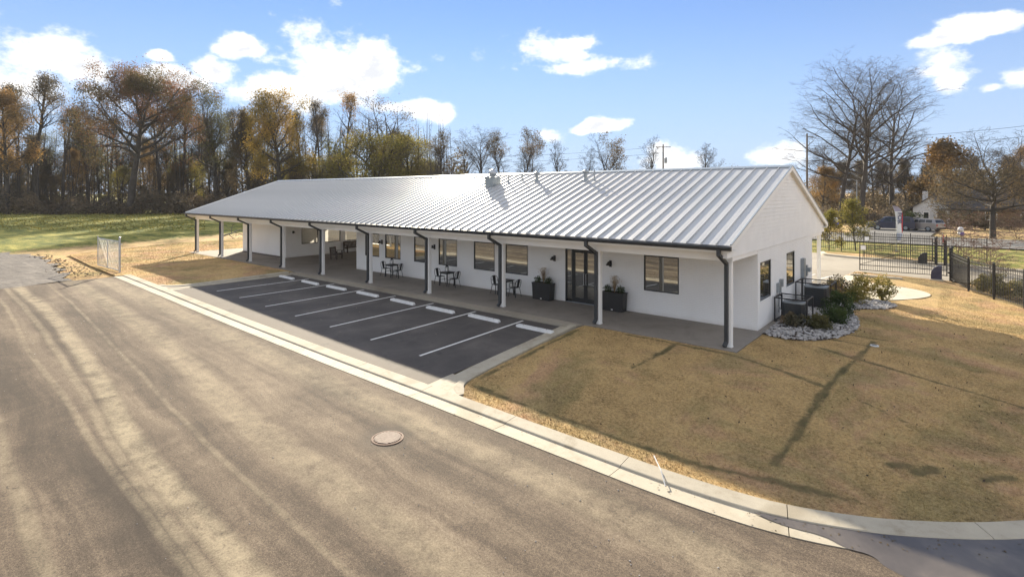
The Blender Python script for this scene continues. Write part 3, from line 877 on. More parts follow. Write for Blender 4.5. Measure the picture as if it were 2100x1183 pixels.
for a, b_ in FW_: window(a, b_, ZB, ZT, WY, 'x', 1)
for a, b_ in EW: window(a, b_, ZB + .05, ZT + .01, EX, 'y', -1)
for a, b_ in SW: window(a, b_, ZB, 2.30, -34.3, 'y', -1)
for a in (-22, -17, -12, -7, -3): window(a, a + 1.5, ZB, ZT, WYB, 'x', -1)

# glazed double door with side light
D = MB()
D.box(DOOR[0], DOOR[1], WY + .03, WY + .11, 2.40, 2.47)
for x_ in (DOOR[0], DOOR[0] + .36, DOOR[1] - .08): D.box(x_, x_ + .08, WY + .03, WY + .11, 0, 2.40)
dr_ = D.build('entrance_door', 'window_frame', B)
MB().box(DOOR[0] + .08, DOOR[0] + .36, WY + .06, WY + .075, .12, 2.40).build('pane', 'glass', dr_)
x0 = DOOR[0] + .44; x1 = DOOR[1] - .08; xm = (x0 + x1) / 2
for a, b_ in ((x0, xm - .004), (xm + .004, x1)):
    L_ = MB()
    L_.box(a, a + .09, WY + .04, WY + .09, .01, 2.39); L_.box(b_ - .09, b_, WY + .04, WY + .09, .01, 2.39)
    L_.box(a + .09, b_ - .09, WY + .04, WY + .09, .01, .24); L_.box(a + .09, b_ - .09, WY + .04, WY + .09, 2.29, 2.39)
    L_.build('door_leaf', 'window_frame', dr_)
    MB().box(a + .09, b_ - .09, WY + .058, WY + .072, .24, 2.29).build('pane', 'glass', dr_)
for a in (xm - .06, xm + .06): MB().tube([(a, WY + .02, .85), (a, WY - .03, .87), (a, WY - .03, 1.35), (a, WY + .02, 1.37)], .012, 6).build('handle', 'galvanised', dr_)
MB().box(DOOR[0] + .08, DOOR[1] - .08, WY - .02, WY + .10, .0, .03).build('threshold', 'grey_metal', dr_)

# gable walls: lap siding above the brick
def gable(xf, sgn):
    g_ = MB(); z0 = 2.95
    ylo, yhi = EY0 + .12, 2 * RY - EY0 - .12
    zr = RZ - .12
    g_.prism([(xf - sgn * .03, ylo, z0), (xf - sgn * .03, yhi, z0), (xf - sgn * .03, yhi, EZ - .08), (xf - sgn * .03, RY, zr), (xf - sgn * .03, ylo, EZ - .08)], (-sgn * .1, 0, 0))
    gw = g_.build('gable_wall', 'white_siding', B)
    n = 21; h = (zr - z0) / n
    for i in range(n):
        za, zb = z0 + i * h, z0 + (i + 1) * h - .004
        def yr(z): return max(ylo, ylo + (z - (EZ - .08)) / PITCH), min(yhi, yhi - (z - (EZ - .08)) / PITCH)
        a0, a1 = yr(za); b0, b1 = yr(zb)
        if b1 - b0 < .1: continue
        xo, xi, xb = xf + sgn * .012, xf + sgn * .0, xf - sgn * .029
        v = [(xb, a0, za), (xo, a0, za), (xo, a1, za), (xb, a1, za), (xb, b0, zb), (xi, b0, zb), (xi, b1, zb), (xb, b1, zb)]
        MB().add(v, [(0, 3, 2, 1), (4, 5, 6, 7), (0, 1, 5, 4), (1, 2, 6, 5), (2, 3, 7, 6), (3, 0, 4, 7)]).build('siding_board', 'white_siding', gw)
gable(.128, 1)
gable(-44.13, -1)

# porch beams, soffits, fascia
BM = MB()
BM.box(-44.05, .120, -.11, .11, 2.80, 3.16).build('porch_beam', 'white_trim', B)
MB().box(-44.05, .120, 2 * RY - .11, 2 * RY + .11, 2.80, 3.16).build('porch_beam', 'white_trim', B)
for xa in (0.0, -43.89):
    MB().box(xa - .105, xa + .105, .112, WY - .005, 2.801, 3.15).build('porch_beam', 'white_trim', B)
    MB().box(xa - .105, xa + .105, WYB + .005, 2 * RY - .112, 2.801, 3.15).build('porch_beam', 'white_trim', B)
MB().box(-43.9, -41.7, WY, WY + .2, 2.802, 3.15).build('porch_beam', 'white_trim', B)
MB().box(-44.2, .06, .112, 2 * RY - .112, 2.955, 2.99).build('porch_ceiling', 'soffit_white', B)
for s_ in (0, 1):
    ya, yb = (EY0 + .06, -.11) if s_ == 0 else (2 * RY + .11, 2 * RY - EY0 - .06)
    MB().box(XL + .05, XR - .05, ya, yb, 3.162, 3.19).build('soffit', 'soffit_white', B)
    ya, yb = (EY0 + .02, EY0 + .058) if s_ == 0 else (2 * RY - EY0 - .058, 2 * RY - EY0 - .02)
    MB().box(XL + .03, XR - .03, ya, yb, 3.14, 3.345).build('fascia', 'white_trim', B)

# columns
for yc in (0.0, 2 * RY):
    for x_ in COLX:
        c_ = MB().box(x_ - .078, x_ + .078, yc - .078, yc + .078, .04, 2.799).build('column', 'white_trim', B)
        MB().box(x_ - .088, x_ + .088, yc - .088, yc + .088, 0.001, .039).build('base_plate', 'white_trim', c_)
for yc in (4.8, 9.7):
    MB().box(-43.98, -43.80, yc - .09, yc + .09, .001, 2.80).build('column', 'white_trim', B)

# roof: panels with standing seams
roof = MB().prism([(XL + .04, EY0 + .03, EZ - .06), (XL + .04, RY, RZ - .055), (XL + .04, 2 * RY - EY0 - .03, EZ - .06), (XL + .04, RY, RZ - .16)], (XR - XL - .08, 0, 0)).build('roof', 'soffit_white', B)
NP = 93; PW = (XR - XL) / NP
nl = math.hypot(PITCH, 1); nyv, nzv = -PITCH / nl, 1 / nl
def panel_mesh(sgn):
    """pan with an upstand at its left edge, running from eave to ridge, local origin at the eave"""
    L_ = RY - EY0; H_ = RZ - EZ; w = MB()
    def P_(x, t, n_): return (x, sgn * (t * L_ + n_ * nyv), t * H_ + n_ * nzv)
    prof = [(0, 0), (0, .052), (.018, .052), (.018, .0), (PW * .36, .004), (PW * .64, .004), (PW - .001, 0), (PW - .001, -.012), (0, -.012)]
    q = len(prof); ts = [0, .33, .67, .985]
    vs = [P_(x, t, n_) for t in ts for x, n_ in prof]
    fs = [(i * q + k, i * q + (k + 1) % q, (i + 1) * q + (k + 1) % q, (i + 1) * q + k) for i in range(len(ts) - 1) for k in range(q)]
    fs += [tuple(range(q)), tuple((len(ts) - 1) * q + k for k in reversed(range(q)))]
    me_ = w.add(vs, fs).mesh('roof_panel'); me_.materials.append(MATS['roof_steel']); return me_
for sgn, y0 in ((1, EY0), (-1, 2 * RY - EY0)):
    pm = panel_mesh(sgn)
    for i in range(NP):
        o = bpy.data.objects.new('roof_panel', pm); col.objects.link(o); o.parent = roof; o.location = (XL + i * PW, y0, EZ)
MB().prism([(XL - .02, RY - .21, RZ - .048), (XL - .02, RY - .20, RZ - .015), (XL - .02, RY, RZ + .062), (XL - .02, RY + .20, RZ - .015), (XL - .02, RY + .21, RZ - .048), (XL - .02, RY, RZ + .02)], (XR - XL + .04, 0, 0)).build('ridge_cap', 'ridge_steel', roof)
# closure strip under the cap that shades the panel tops
for xr, sg in ((XR + .004, 1), (XL - .004, -1)):
    for s_ in (1, -1):
        ya = EY0 if s_ == 1 else 2 * RY - EY0
        P_ = [(xr, ya, EZ + .045), (xr, RY, RZ + .05), (xr, RY, RZ - .16), (xr, ya, EZ - .17)]
        MB().prism(P_, (-sg * .045, 0, 0)).build('rake_board', 'white_trim', roof)
        P_ = [(xr + sg * .018, ya, EZ + .052), (xr + sg * .018, RY, RZ + .056), (xr + sg * .018, RY, RZ + .018), (xr + sg * .018, ya, EZ + .012)]
        MB().prism(P_, (-sg * .055, 0, .0)).build('rake_trim', 'ridge_steel', roof)

# gutters and downspouts
for s_, ye in ((1, EY0), (-1, 2 * RY - EY0)):
    def Y(v): return ye - s_ * v
    prof = [(0.0, -.02), (.11, -.02), (.13, -.06), (.09, -.16), (0.0, -.17)]
    poly = [(XL - .02, Y(o_), EZ + z_) for o_, z_ in prof]
    gt = MB().prism(poly, (XR - XL + .04, 0, 0)).build('gutter', 'dark_metal', B)
    for i in range(15):
        MB().box(XL + 1 + i * 3.05, XL + 1.03 + i * 3.05, min(Y(.0), Y(.134)), max(Y(.0), Y(.134)), EZ - .022, EZ - .012).build('hanger', 'dark_metal', gt)
def downspout(x_, s_, y0):
    """from the gutter outlet back under the eave to the column and down"""
    w = MB(); xs = x_ - .068
    pts = [(xs, y0 - s_ * .86, 3.24), (xs, y0 - s_ * .86, 3.07), (xs, y0 - s_ * .135, 2.72), (xs, y0 - s_ * .135, .16)]
    def sec(p, q, w_=.115, h_=.10): w.bar(p, q, w_, h_, up=(0, 1, 0.2))
    sec(pts[0], (xs, pts[1][1], 3.03)); w.bar((xs, pts[1][1] - s_ * .03, 3.085), (xs, pts[2][1] + s_ * .03, 2.705), .113, .10, up=(0, 0, 1)); sec((xs, pts[2][1], 2.76), pts[3])
    w.bar((xs, pts[3][1], .19), (xs - .02, pts[3][1] - s_ * .13, .05), .113, .09, up=(0, 0, 1))
    d_ = w.build('downspout', 'dark_metal', B)
    for z_ in (.7, 1.9): MB().box(xs - .062, xs + .062, y0 - s_ * .19, y0 - s_ * .079, z_, z_ + .025).build('strap', 'dark_metal', d_)
for i, x_ in enumerate(COLX): downspout(x_ if i < 9 else x_ + .02, 1, 0.0)

# wall lamps
for x_ in (-22.16, -17.28, -8.92, -5.94):
    w = MB().box(x_ - .06, x_ + .06, WY - .03, WY, 1.80, 2.08)
    w.bar((x_, WY - .02, 2.05), (x_, WY - .20, 2.0), .03, .03)
    l_ = w.build('wall_lamp', 'black_metal', B)
    MB().lathe([(.035, .10), (.05, .06), (.12, -.04), (.12, -.055), (.02, -.055)], 12, (x_, WY - .19, 1.94)).build('lamp_shade', 'black_metal', l_)
MB().box(-34.3, -34.24, 3.3, 3.42, 1.85, 2.05).lathe([(.03, .1), (.10, -.03), (.10, -.05), (.02, -.05)], 10, (-34.16, 3.36, 1.95)).build('wall_lamp', 'black_metal', B)

# services on the end wall
X_ = EX + .001
w = MB().box(X_, X_ + .14, 9.66, 10.06, 1.05, 1.98); w.box(X_ + .14, X_ + .15, 9.70, 10.02, 1.1, 1.93); w.build('meter_cabinet', 'grey_metal', B)
MB().box(X_, X_ + .16, 10.22, 10.48, 1.12, 1.62).box(X_ + .16, X_ + .28, 10.27, 10.60, 1.32, 1.50).tube([(X_ + .07, 10.35, 1.12), (X_ + .07, 10.35, .02)], .035, 8).build('electric_meter', 'grey_metal', B)
MB().box(X_, X_ + .13, 5.36, 5.62, 1.02, 1.40).tube([(X_ + .05, 5.56, 1.02), (X_ + .05, 5.56, .2)], .02, 6).build('disconnect_box', 'grey_metal', B)
MB().box(X_, X_ + .12, 5.82, 6.02, 1.20, 1.50).tube([(X_ + .05, 5.9, 1.2), (X_ + .05, 5.9, .25)], .02, 6).build('disconnect_box', 'grey_metal', B)
MB().tube([(X_ + .04, 9.75, 1.05), (X_ + .04, 9.75, .03)], .03, 8).tube([(X_ + .04, 9.95, 1.05), (X_ + .04, 9.95, .03)], .03, 8).build('conduit', 'grey_metal', B)

# roof vents
def roof_z(y): return EZ + (y - EY0) * PITCH
y_ = 5.25; x_ = -15.05
w = MB().hexa([(x_ - .3, y_ - .35, roof_z(y_ - .35)), (x_ + .3, y_ - .35, roof_z(y_ - .35)), (x_ + .3, y_ + .35, roof_z(y_ + .35)), (x_ - .3, y_ + .35, roof_z(y_ + .35))],
              [(x_ - .3, y_ - .35, roof_z(y_) + .42), (x_ + .3, y_ - .35, roof_z(y_) + .42), (x_ + .3, y_ + .35, roof_z(y_) + .42), (x_ - .3, y_ + .35, roof_z(y_) + .42)])
w.box(x_ - .33, x_ + .33, y_ - .38, y_ + .38, roof_z(y_) + .421, roof_z(y_) + .46)
vc = w.build('vent_curb', 'grey_metal', roof)
zc = roof_z(y_) + .46
prof = [(.14, 0), (.15, .06)] + [(.15 + .12 * math.sin(math.pi * t), .08 + .36 * t) for t in (.1, .3, .5, .7, .9)] + [(.10, .46), (.02, .49)]
MB().lathe(prof, 14, (x_, y_, zc)).build('turbine_vent', 'galvanised', roof)
for (x_, y_, r_, h_) in ((-15.75, 5.6, .05, .35), (-14.15, 5.6, .045, .42), (-13.55, 6.1, .04, .40), (-8.62, 5.86, .035, .55)):
    w = MB().tube([(x_, y_, roof_z(y_) - .05), (x_, y_, roof_z(y_) + h_)], r_, 10); w.lathe([(r_ * 2.2, -.03), (r_ * 2.0, .02), (r_ * 1.05, .10)], 10, (x_, y_, roof_z(y_)))
    w.build('pipe_vent', 'grey_metal', roof)
for (x_, y_) in ((-12.25, 5.78), (-9.12, 5.82)):
    w = MB().tube([(x_, y_, roof_z(y_) - .05), (x_, y_, roof_z(y_) + .42)], .085, 12); w.lathe([(.17, -.05), (.15, .03), (.09, .12)], 12, (x_, y_, roof_z(y_)))
    w.lathe([(.10, .40), (.17, .42), (.17, .50), (.05, .56)], 12, (x_, y_, roof_z(y_)))
    w.build('pipe_vent', 'grey_metal', roof)


# ------------------------------------------------------------------ things on the car park and porch
ws = MB(); L_ = 1.76
sec = [(-.10, 0), (-.07, .105), (.07, .105), (.10, 0)]
ws.add([(x_, y_ * (1 if abs(x_) < .85 else .8), z_ * (1 if abs(x_) < .85 else .72)) for x_ in (-L_ / 2, -L_ / 2 + .09, L_ / 2 - .09, L_ / 2) for y_, z_ in sec],
       [(i * 4 + k, i * 4 + (k + 1) % 4, (i + 1) * 4 + (k + 1) % 4, (i + 1) * 4 + k) for i in range(3) for k in range(4)] + [(0, 1, 2, 3), (15, 14, 13, 12)])
wsm = ws.mesh('wheel_stop'); wsm.materials.append(MATS['stop_concrete'])
pin = MB().tube([(0, 0, .09), (0, 0, .112)], .022, 8).mesh('anchor_pin'); pin.materials.append(MATS['rusty_iron'])
ORD = ['first', 'second', 'third', 'fourth', 'fifth', 'sixth', 'seventh', 'eighth']
for i, (x_, dy_, rz) in enumerate([(-6.60, 0, -.02), (-9.24, .02, -.04), (-11.80, -.03, -.015), (-14.43, 0, -.03), (-17.26, .05, -.01), (-20.06, .03, .01), (-22.66, 0, -.02), (-25.42, .06, -.03)]):
    o = bpy.data.objects.new('wheel_stop', wsm); col.objects.link(o); y_ = -1.84 + dy_
    o.location = (x_, y_, float(lot_z(x_, y_)) - .004); o.rotation_euler = (0, 0, rz)
    tag(o, f'pale concrete wheel stop, {ORD[i]} from the right-hand kerb of the car park', 'wheel stop', 'wheel stops along the porch')
    for s_ in (-.55, .55):
        p_ = bpy.data.objects.new('anchor_pin', pin); col.objects.link(p_); p_.parent = o; p_.location = (s_, 0, 0)


def bistro_chair(loc, rz, label, group, arms=False):
    t = thing('bistro_chair', label, 'chair', loc, rz, group)
    MB().hexa([(-.17, -.18, .435), (.19, -.19, .435), (.19, .19, .435), (-.17, .18, .435)], [(-.18, -.19, .455), (.20, -.20, .455), (.20, .20, .455), (-.18, .19, .455)]).build('seat', 'black_metal', t)
    for sx, sy in ((1, 1), (1, -1), (-1, 1), (-1, -1)):
        MB().bar((sx * .16, sy * .16, .44), (sx * .235, sy * .215, 0), .04, .022).build('leg', 'black_metal', t)
    pts = [(-.16, -.19, .44), (-.22, -.20, .66), (-.26, -.17, .80), (-.275, -.06, .855), (-.275, .06, .855), (-.26, .17, .80), (-.22, .20, .66), (-.16, .19, .44)]
    b_ = MB().tube(pts, .013, 6).build('backrest', 'black_metal', t)
    MB().hexa([(-.185, -.07, .45), (-.175, -.07, .45), (-.175, .07, .45), (-.185, .07, .45)], [(-.28, -.09, .85), (-.27, -.09, .85), (-.27, .09, .85), (-.28, .09, .85)]).build('splat', 'black_metal', b_)
    if arms:
        for s_ in (-1, 1): MB().tube([(-.235, s_ * .20, .67), (-.1, s_ * .235, .69), (.12, s_ * .235, .68), (.17, s_ * .21, .60), (.18, s_ * .19, .45)], .012, 6).build('armrest', 'black_metal', t)
    return t
def bistro_table(loc, label):
    t = thing('bistro_table', label, 'table', loc, 0, 'bistro tables on the porch')
    MB().box(-.31, .31, -.31, .31, .715, .74).box(-.27, .27, -.27, .27, .66, .714).build('table_top', 'black_metal', t)
    for sx, sy in ((1, 1), (1, -1), (-1, 1), (-1, -1)):
        MB().bar((sx * .24, sy * .24, .66), (sx * .285, sy * .285, 0), .045, .03).build('leg', 'black_metal', t)
    for s_ in (-1, 1): MB().bar((s_ * .25, -.25, .33), (s_ * .25, .25, .33), .015, .02).build('stretcher', 'black_metal', t)
    return t
def lantern(loc, label):
    t = thing('lantern', label, 'lantern', loc, .4, 'lanterns on the bistro tables')
    MB().box(-.08, .08, -.08, .08, 0, .02).build('base', 'black_metal', t)
    f_ = MB()
    for sx in (-1, 1):
        for sy in (-1, 1): f_.box(sx * .07 - .008, sx * .07 + .008, sy * .07 - .008, sy * .07 + .008, .021, .26)
    f_.build('frame', 'black_metal', t)
    MB().box(-.06, .06, -.06, .06, .022, .17).build('candle', 'white_trim', t)
    MB().lathe([(.11, .262), (.09, .285), (.03, .35), (.02, .37)], 8).tube([(-.03, 0, .37), (-.03, 0, .41), (0, 0, .43), (.03, 0, .41), (.03, 0, .37)], .006, 5).build('roof', 'black_metal', t)
SETS = [(-20.42, 'below the left-hand window pair'), (-15.62, 'below the middle windows'), (-11.45, 'nearest the entrance')]
for i, (x_, where) in enumerate(SETS):
    y_ = 2.16
    bistro_table((x_, y_, .001), f'small square black metal bistro table {where}')
    arms = i == 2
    bistro_chair((x_ - .62, y_ + .04, .001), .10 - .2 * i, f'black metal bistro chair on the left of the table {where}', 'bistro chairs on the porch', arms)
    bistro_chair((x_ + .64, y_ - .06, .001), math.pi + .25 - .15 * i, f'black metal bistro chair on the right of the table {where}', 'bistro chairs on the porch', arms)
    if i < 2: lantern((x_ - .1, y_ + .08, .742), f'black candle lantern on the bistro table {where}')


def leaf_cloud(rg, n, sz, sampler, flat=False):
    """n leaf quads placed by sampler(rg, n)->(n,3)"""
    c_ = sampler(rg, n); a = rg.normal(size=(n, 3)); a /= np.linalg.norm(a, axis=1)[:, None]
    b_ = np.cross(a, rg.normal(size=(n, 3))); b_ /= np.linalg.norm(b_, axis=1)[:, None] + 1e-9
    s_ = sz * rg.uniform(.6, 1.3, (n, 1))
    V = np.stack([c_ - a * s_ * .5, c_ + b_ * s_ * .32, c_ + a * s_ * .5, c_ - b_ * s_ * .32], 1).reshape(-1, 3)
    return V, np.arange(n * 4).reshape(n, 4)
def shell(r, h, z0, inner=.45, lump=.34, seed=0):
    ph = np.random.default_rng(seed).uniform(0, 6.28, 6)
    def f(rg, n):
        d = rg.normal(size=(n, 3)); d /= np.linalg.norm(d, axis=1)[:, None]
        k = rg.uniform(inner, 1, (n, 1)) ** .6
        lp = 1 + lump * (np.sin(d[:, :1] * 5 + ph[0]) * np.sin(d[:, 1:2] * 5 + ph[1]) + np.sin(d[:, 2:] * 6 + ph[2] + d[:, :1] * 3))
        p = d * k * lp
        return np.column_stack([p[:, 0] * r, p[:, 1] * r, z0 + p[:, 2] * h])
    return f
def shrub(name, loc, r, h, m, label, n=900, leaf=.05, group=None, cat='shrub', seed=1, stems=7):
    rg = np.random.default_rng(seed)
    t = thing(name, label, cat, loc, rg.uniform(0, 6), group)
    V, Fq = leaf_cloud(rg, n, leaf, shell(r, h * .52, h * .52, seed=seed))
    V[:, 2] = np.maximum(V[:, 2], .01)
    link('foliage', np_mesh('foliage', V, Fq), m, t)
    w = MB()
    for k in range(stems):
        a = rg.uniform(0, 6.28); q = rg.uniform(.3, .85)
        w.tube([(0, 0, -.03), (math.cos(a) * r * q * .4, math.sin(a) * r * q * .4, h * .35), (math.cos(a) * r * q, math.sin(a) * r * q, h * (.5 + .35 * rg.random()))], [.014, .010, .004], 4)
    w.build('stems', 'bark_dark', t)
    return t


for i, (xa, xb, side_txt) in enumerate(((-9.84, -8.80, 'left'), (-6.08, -5.06, 'right'))):
    xc = (xa + xb) / 2; y_ = 2.40; z1 = .80
    t = thing('planter', f'rectangular black planter box on the {side_txt} of the entrance door', 'planter', (xc, y_, .001), 0, 'planters beside the entrance')
    hw = (xb - xa) / 2
    MB().hexa([(-hw + .03, -.19, .015), (hw - .03, -.19, .015), (hw - .03, .19, .015), (-hw + .03, .19, .015)], [(-hw, -.21, .75), (hw, -.21, .75), (hw, .21, .75), (-hw, .21, .75)]).build('box', 'black_metal', t)
    MB().box(-hw - .012, hw + .012, -.222, -.18, .751, .80).box(-hw - .012, hw + .012, .18, .222, .751, .80).box(-hw - .012, -hw + .03, -.18, .18, .751, .80).box(hw - .03, hw + .012, -.18, .18, .751, .80).build('rim', 'black_metal', t)
    MB().box(-hw + .035, hw - .035, -.178, .178, .751, .77).build('soil', 'soil', t)
    MB().box(-.04, .04, -.204, -.19, .06, .10).build('badge', 'white_trim', t)
    for s_, q_ in ((-1, 'left'), (1, 'right')):
        shrub('boxwood_ball', (xc + s_ * .30, y_, .78), .17, .28, 'leaf_green', f'clipped dark green ball shrub at the {q_} end of the {side_txt}-hand planter', 900, .035, 'clipped balls in the planters', seed=20 + i * 2 + (s_ > 0), stems=3)
    rg = np.random.default_rng(70 + i)
    g_ = thing('ornamental_grass', f'tuft of dry straw-coloured grass in the middle of the {side_txt}-hand planter', 'plant', (xc + .02, y_, .78), 0, 'dry grass tufts in the planters')
    w = MB()
    for k in range(60):
        a = rg.uniform(0, 6.28); q = rg.uniform(.05, .24); h_ = rg.uniform(.35, .75)
        w.tube([(0, 0, 0), (math.cos(a) * q * .35, math.sin(a) * q * .35, h_ * .6), (math.cos(a) * q, math.sin(a) * q, h_)], [.006, .005, .002], 3)
    w.build('blades', 'dry_straw', g_)
    V, Fq = leaf_cloud(rg, 160, .05, lambda r_, n: np.column_stack([r_.normal(0, .11, n), r_.normal(0, .11, n), r_.uniform(.4, .72, n)]))
    link('plumes', np_mesh('plumes', V, Fq), 'dry_straw', g_)


def wood_seat(name, loc, rz, width, label, cat):
    """slatted timber seat with arms, facing local +y"""
    t = thing(name, label, cat, loc, rz)
    hw = width / 2
    for sx in (-1, 1):
        MB().box(sx * hw - .035, sx * hw + .035, .22, .29, 0, .62).build('leg', 'wood_dark', t)
        MB().bar((sx * hw, -.25, 0), (sx * hw, -.34, .92), .07, .06, up=(0, 1, 0)).build('leg', 'wood_dark', t)
        MB().box(sx * hw - .05, sx * hw + .05, -.30, .34, .621, .65).build('armrest', 'wood_dark', t)
        MB().box(sx * hw - .03, sx * hw + .03, -.24, .22, .33, .40).build('rail', 'wood_dark', t)
    for k in range(5): MB().box(-hw + .04, hw - .04, -.22 + k * .105, -.13 + k * .105, .401, .425).build('slat', 'wood_dark', t)
    MB().bar((-hw, -.335, .87), (hw, -.335, .87), .05, .09, up=(0, 0, 1)).build('top_rail', 'wood_dark', t)
    n = max(3, int(width / .13))
    for k in range(n):
        x_ = -hw + .09 + (width - .18) * k / (n - 1)
        MB().bar((x_, -.255, .43), (x_, -.335, .83), .075, .02, up=(0, 1, 0)).build('back_slat', 'wood_dark', t)
    return t
wood_seat('bench', (-33.85, 8.45, .001), -math.pi / 2, 1.35, 'dark slatted wooden bench against the breezeway wall', 'bench')
wood_seat('armchair', (-30.6, 4.85, .001), -1.15, .68, 'dark wooden armchair standing alone in the breezeway', 'chair')
MB().box(-41.3, -35.0, 2.56, 2.74, .001, .07).build('threshold_board', 'wood_dark', B)

# ------------------------------------------------------------------ end wall: condensers in cages, river-rock bed, shrubs
def cage(loc, w_, d_, h_, label):
    t = thing('steel_cage', label, 'cage', loc, 0, 'cages over the condensers')
    r = .022
    for z_ in (.03, h_):
        f_ = MB(); f_.bar((0, 0, z_), (w_, 0, z_), 2 * r, 2 * r); f_.bar((0, d_, z_), (w_, d_, z_), 2 * r, 2 * r)
        f_.bar((0, 0, z_), (0, d_, z_), 2 * r, 2 * r); f_.bar((w_, 0, z_), (w_, d_, z_), 2 * r, 2 * r)
        f_.build('frame', 'black_metal', t)
    for x_ in (0, w_):
        for y_ in (0, d_): MB().box(x_ - r * 1.05, x_ + r * 1.05, y_ - r * 1.05, y_ + r * 1.05, 0, h_ + .024).build('post', 'black_metal', t)
    MB().bar((0, d_ / 2, h_), (w_, d_ / 2, h_), r, r).build('top_bar', 'black_metal', t)
    return t
def condenser(loc, w_, h_, label):
    t = thing('condenser', label, 'air conditioner', loc, 0, 'air conditioners beside the end wall')
    MB().box(-w_ / 2 - .06, w_ / 2 + .06, -w_ / 2 - .06, w_ / 2 + .06, -.06, .04).build('pad', 'slab_concrete', t)
    c = .09; hw = w_ / 2
    poly = [(-hw + c, -hw), (hw - c, -hw), (hw, -hw + c), (hw, hw - c), (hw - c, hw), (-hw + c, hw), (-hw, hw - c), (-hw, -hw + c)]
    MB().prism([(a, b_, .041) for a, b_ in poly], (0, 0, h_ - .1)).build('cabinet', 'dark_metal', t)
    for k in range(9):
        z_ = .12 + k * (h_ - .22) / 8
        MB().prism([(a * 1.012, b_ * 1.012, z_) for a, b_ in poly], (0, 0, .018)).build('louvre', 'black_metal', t)
    MB().prism([(a * 1.02, b_ * 1.02, h_ - .058) for a, b_ in poly], (0, 0, .05)).build('lid', 'grey_metal', t)
    w = MB()
    for q in (.10, .17, .24, .30): w.tube([(q * math.cos(a), q * math.sin(a), h_ + .012) for a in np.linspace(0, 2 * math.pi, 19)], .006, 4, False)
    for a in range(6): w.bar((0, 0, h_ + .012), (.31 * math.cos(a * 1.047), .31 * math.sin(a * 1.047), h_ + .012), .01, .008)
    w.build('fan_guard', 'black_metal', t)
    MB().tube([(-hw, .1, .3), (-hw - .12, .1, .33), (-hw - .25, .12, .5)], .02, 6).build('pipe', 'grey_metal', t)
cage((.20, 4.75, -.02), 1.12, 1.1, .95, 'black open steel cage round the nearer condenser')
condenser((.80, 5.33, -.01), .78, .80, 'dark condenser unit inside the nearer cage by the end wall')
cage((.22, 8.2, -.02), 1.35, 1.25, 1.12, 'black open steel cage round the farther condenser')
condenser((.92, 8.85, -.01), .86, .95, 'dark condenser unit inside the farther cage by the end wall')

ROCK = smooth_path([(.37, 2.42), (.8, 2.2), (1.5, 2.3), (2.25, 3.1), (2.85, 5.0), (2.75, 7.2), (2.2, 8.9), (2.3, 9.8), (3.2, 10.5), (3.7, 11.8), (3.1, 12.7), (2.1, 12.4), (1.5, 12.9), (.6, 14.6), (.37, 14.9)], 2)
bed, _ = sheet('rock_bed', ROCK, .3, lambda x, y: S(x, y) + .005, 'soil', 14); tag(bed, kind='structure')
rg = np.random.default_rng(31)
ico = [(0, 0, -1)] + [(math.cos(a) * .89, math.sin(a) * .89, -.45) for a in np.arange(5) * 1.2566] + [(math.cos(a + .628) * .89, math.sin(a + .628) * .89, .45) for a in np.arange(5) * 1.2566] + [(0, 0, 1)]
icf = [(0, 2, 1), (0, 3, 2), (0, 4, 3), (0, 5, 4), (0, 1, 5), (1, 2, 6), (2, 3, 7), (3, 4, 8), (4, 5, 9), (5, 1, 10), (2, 7, 6), (3, 8, 7), (4, 9, 8), (5, 10, 9), (1, 6, 10), (6, 7, 11), (7, 8, 11), (8, 9, 11), (9, 10, 11), (10, 6, 11)]
ico = np.array(ico); icf = np.array(icf)
cx_ = rg.uniform(.35, 3.8, 9000); cy_ = rg.uniform(2.1, 15, 9000); ok = in_poly(cx_, cy_, ROCK); cx_, cy_ = cx_[ok][:3600], cy_[ok][:3600]
n = len(cx_); sc_ = rg.uniform(.028, .075, (n, 1, 1)) * rg.uniform(.6, 1.3, (n, 1, 3)) * np.array([1.2, 1.0, .6])
ang_ = rg.uniform(0, 6.28, n)
Vr = ico[None] * (1 + rg.uniform(-.28, .28, (n, 12, 1))) * sc_
ca, sa = np.cos(ang_)[:, None], np.sin(ang_)[:, None]
Vr = np.stack([Vr[..., 0] * ca - Vr[..., 1] * sa, Vr[..., 0] * sa + Vr[..., 1] * ca, Vr[..., 2]], -1)
Vr += np.stack([cx_, cy_, S(cx_, cy_) + rg.uniform(.01, .06, n)], -1)[:, None, :]
me = np_mesh('river_rocks', Vr.reshape(-1, 3), (icf[None] + (np.arange(n) * 12)[:, None, None]).reshape(-1, 3))
tag(link('river_rocks', me, 'stone'), 'grey river rocks filling the curved bed at the end wall', 'rocks', kind='stuff')
for i, (x_, y_, r, h_, m_, lb) in enumerate([
        (.95, 4.2, .30, .48, 'leaf_dull', 'dull reddish shrub in front of the nearer condenser cage'),
        (1.75, 4.55, .38, .52, 'leaf_olive', 'greyish-green shrub nearest the lawn in the rock bed'),
        (2.05, 6.05, .42, .62, 'leaf_green', 'dark green shrub between the two condenser cages'),
        (1.95, 7.9, .55, .95, 'leaf_green', 'tallest dark green shrub in front of the farther cage'),
        (1.35, 11.3, .62, .95, 'leaf_dull', 'broad tan-leaved shrub just beyond the farther cage'),
        (2.0, 11.0, .5, .75, 'leaf_shrub', 'olive shrub at the narrow waist of the rock bed'),
        (2.05, 13.0, .45, 1.0, 'leaf_shrub', 'upright yellow-green shrub beside the round concrete pad'),
        (2.95, 12.9, .48, 1.05, 'leaf_shrub', 'yellow-orange shrub at the far tip of the rock bed'),
        (1.1, 12.6, .4, .7, 'leaf_shrub', 'small pale shrub behind the tan-leaved one')]):
    shrub('shrub', (x_, y_, float(S(x_, y_))), r, h_, m_, lb, 2600, .075, 'shrubs in the rock bed', seed=40 + i)

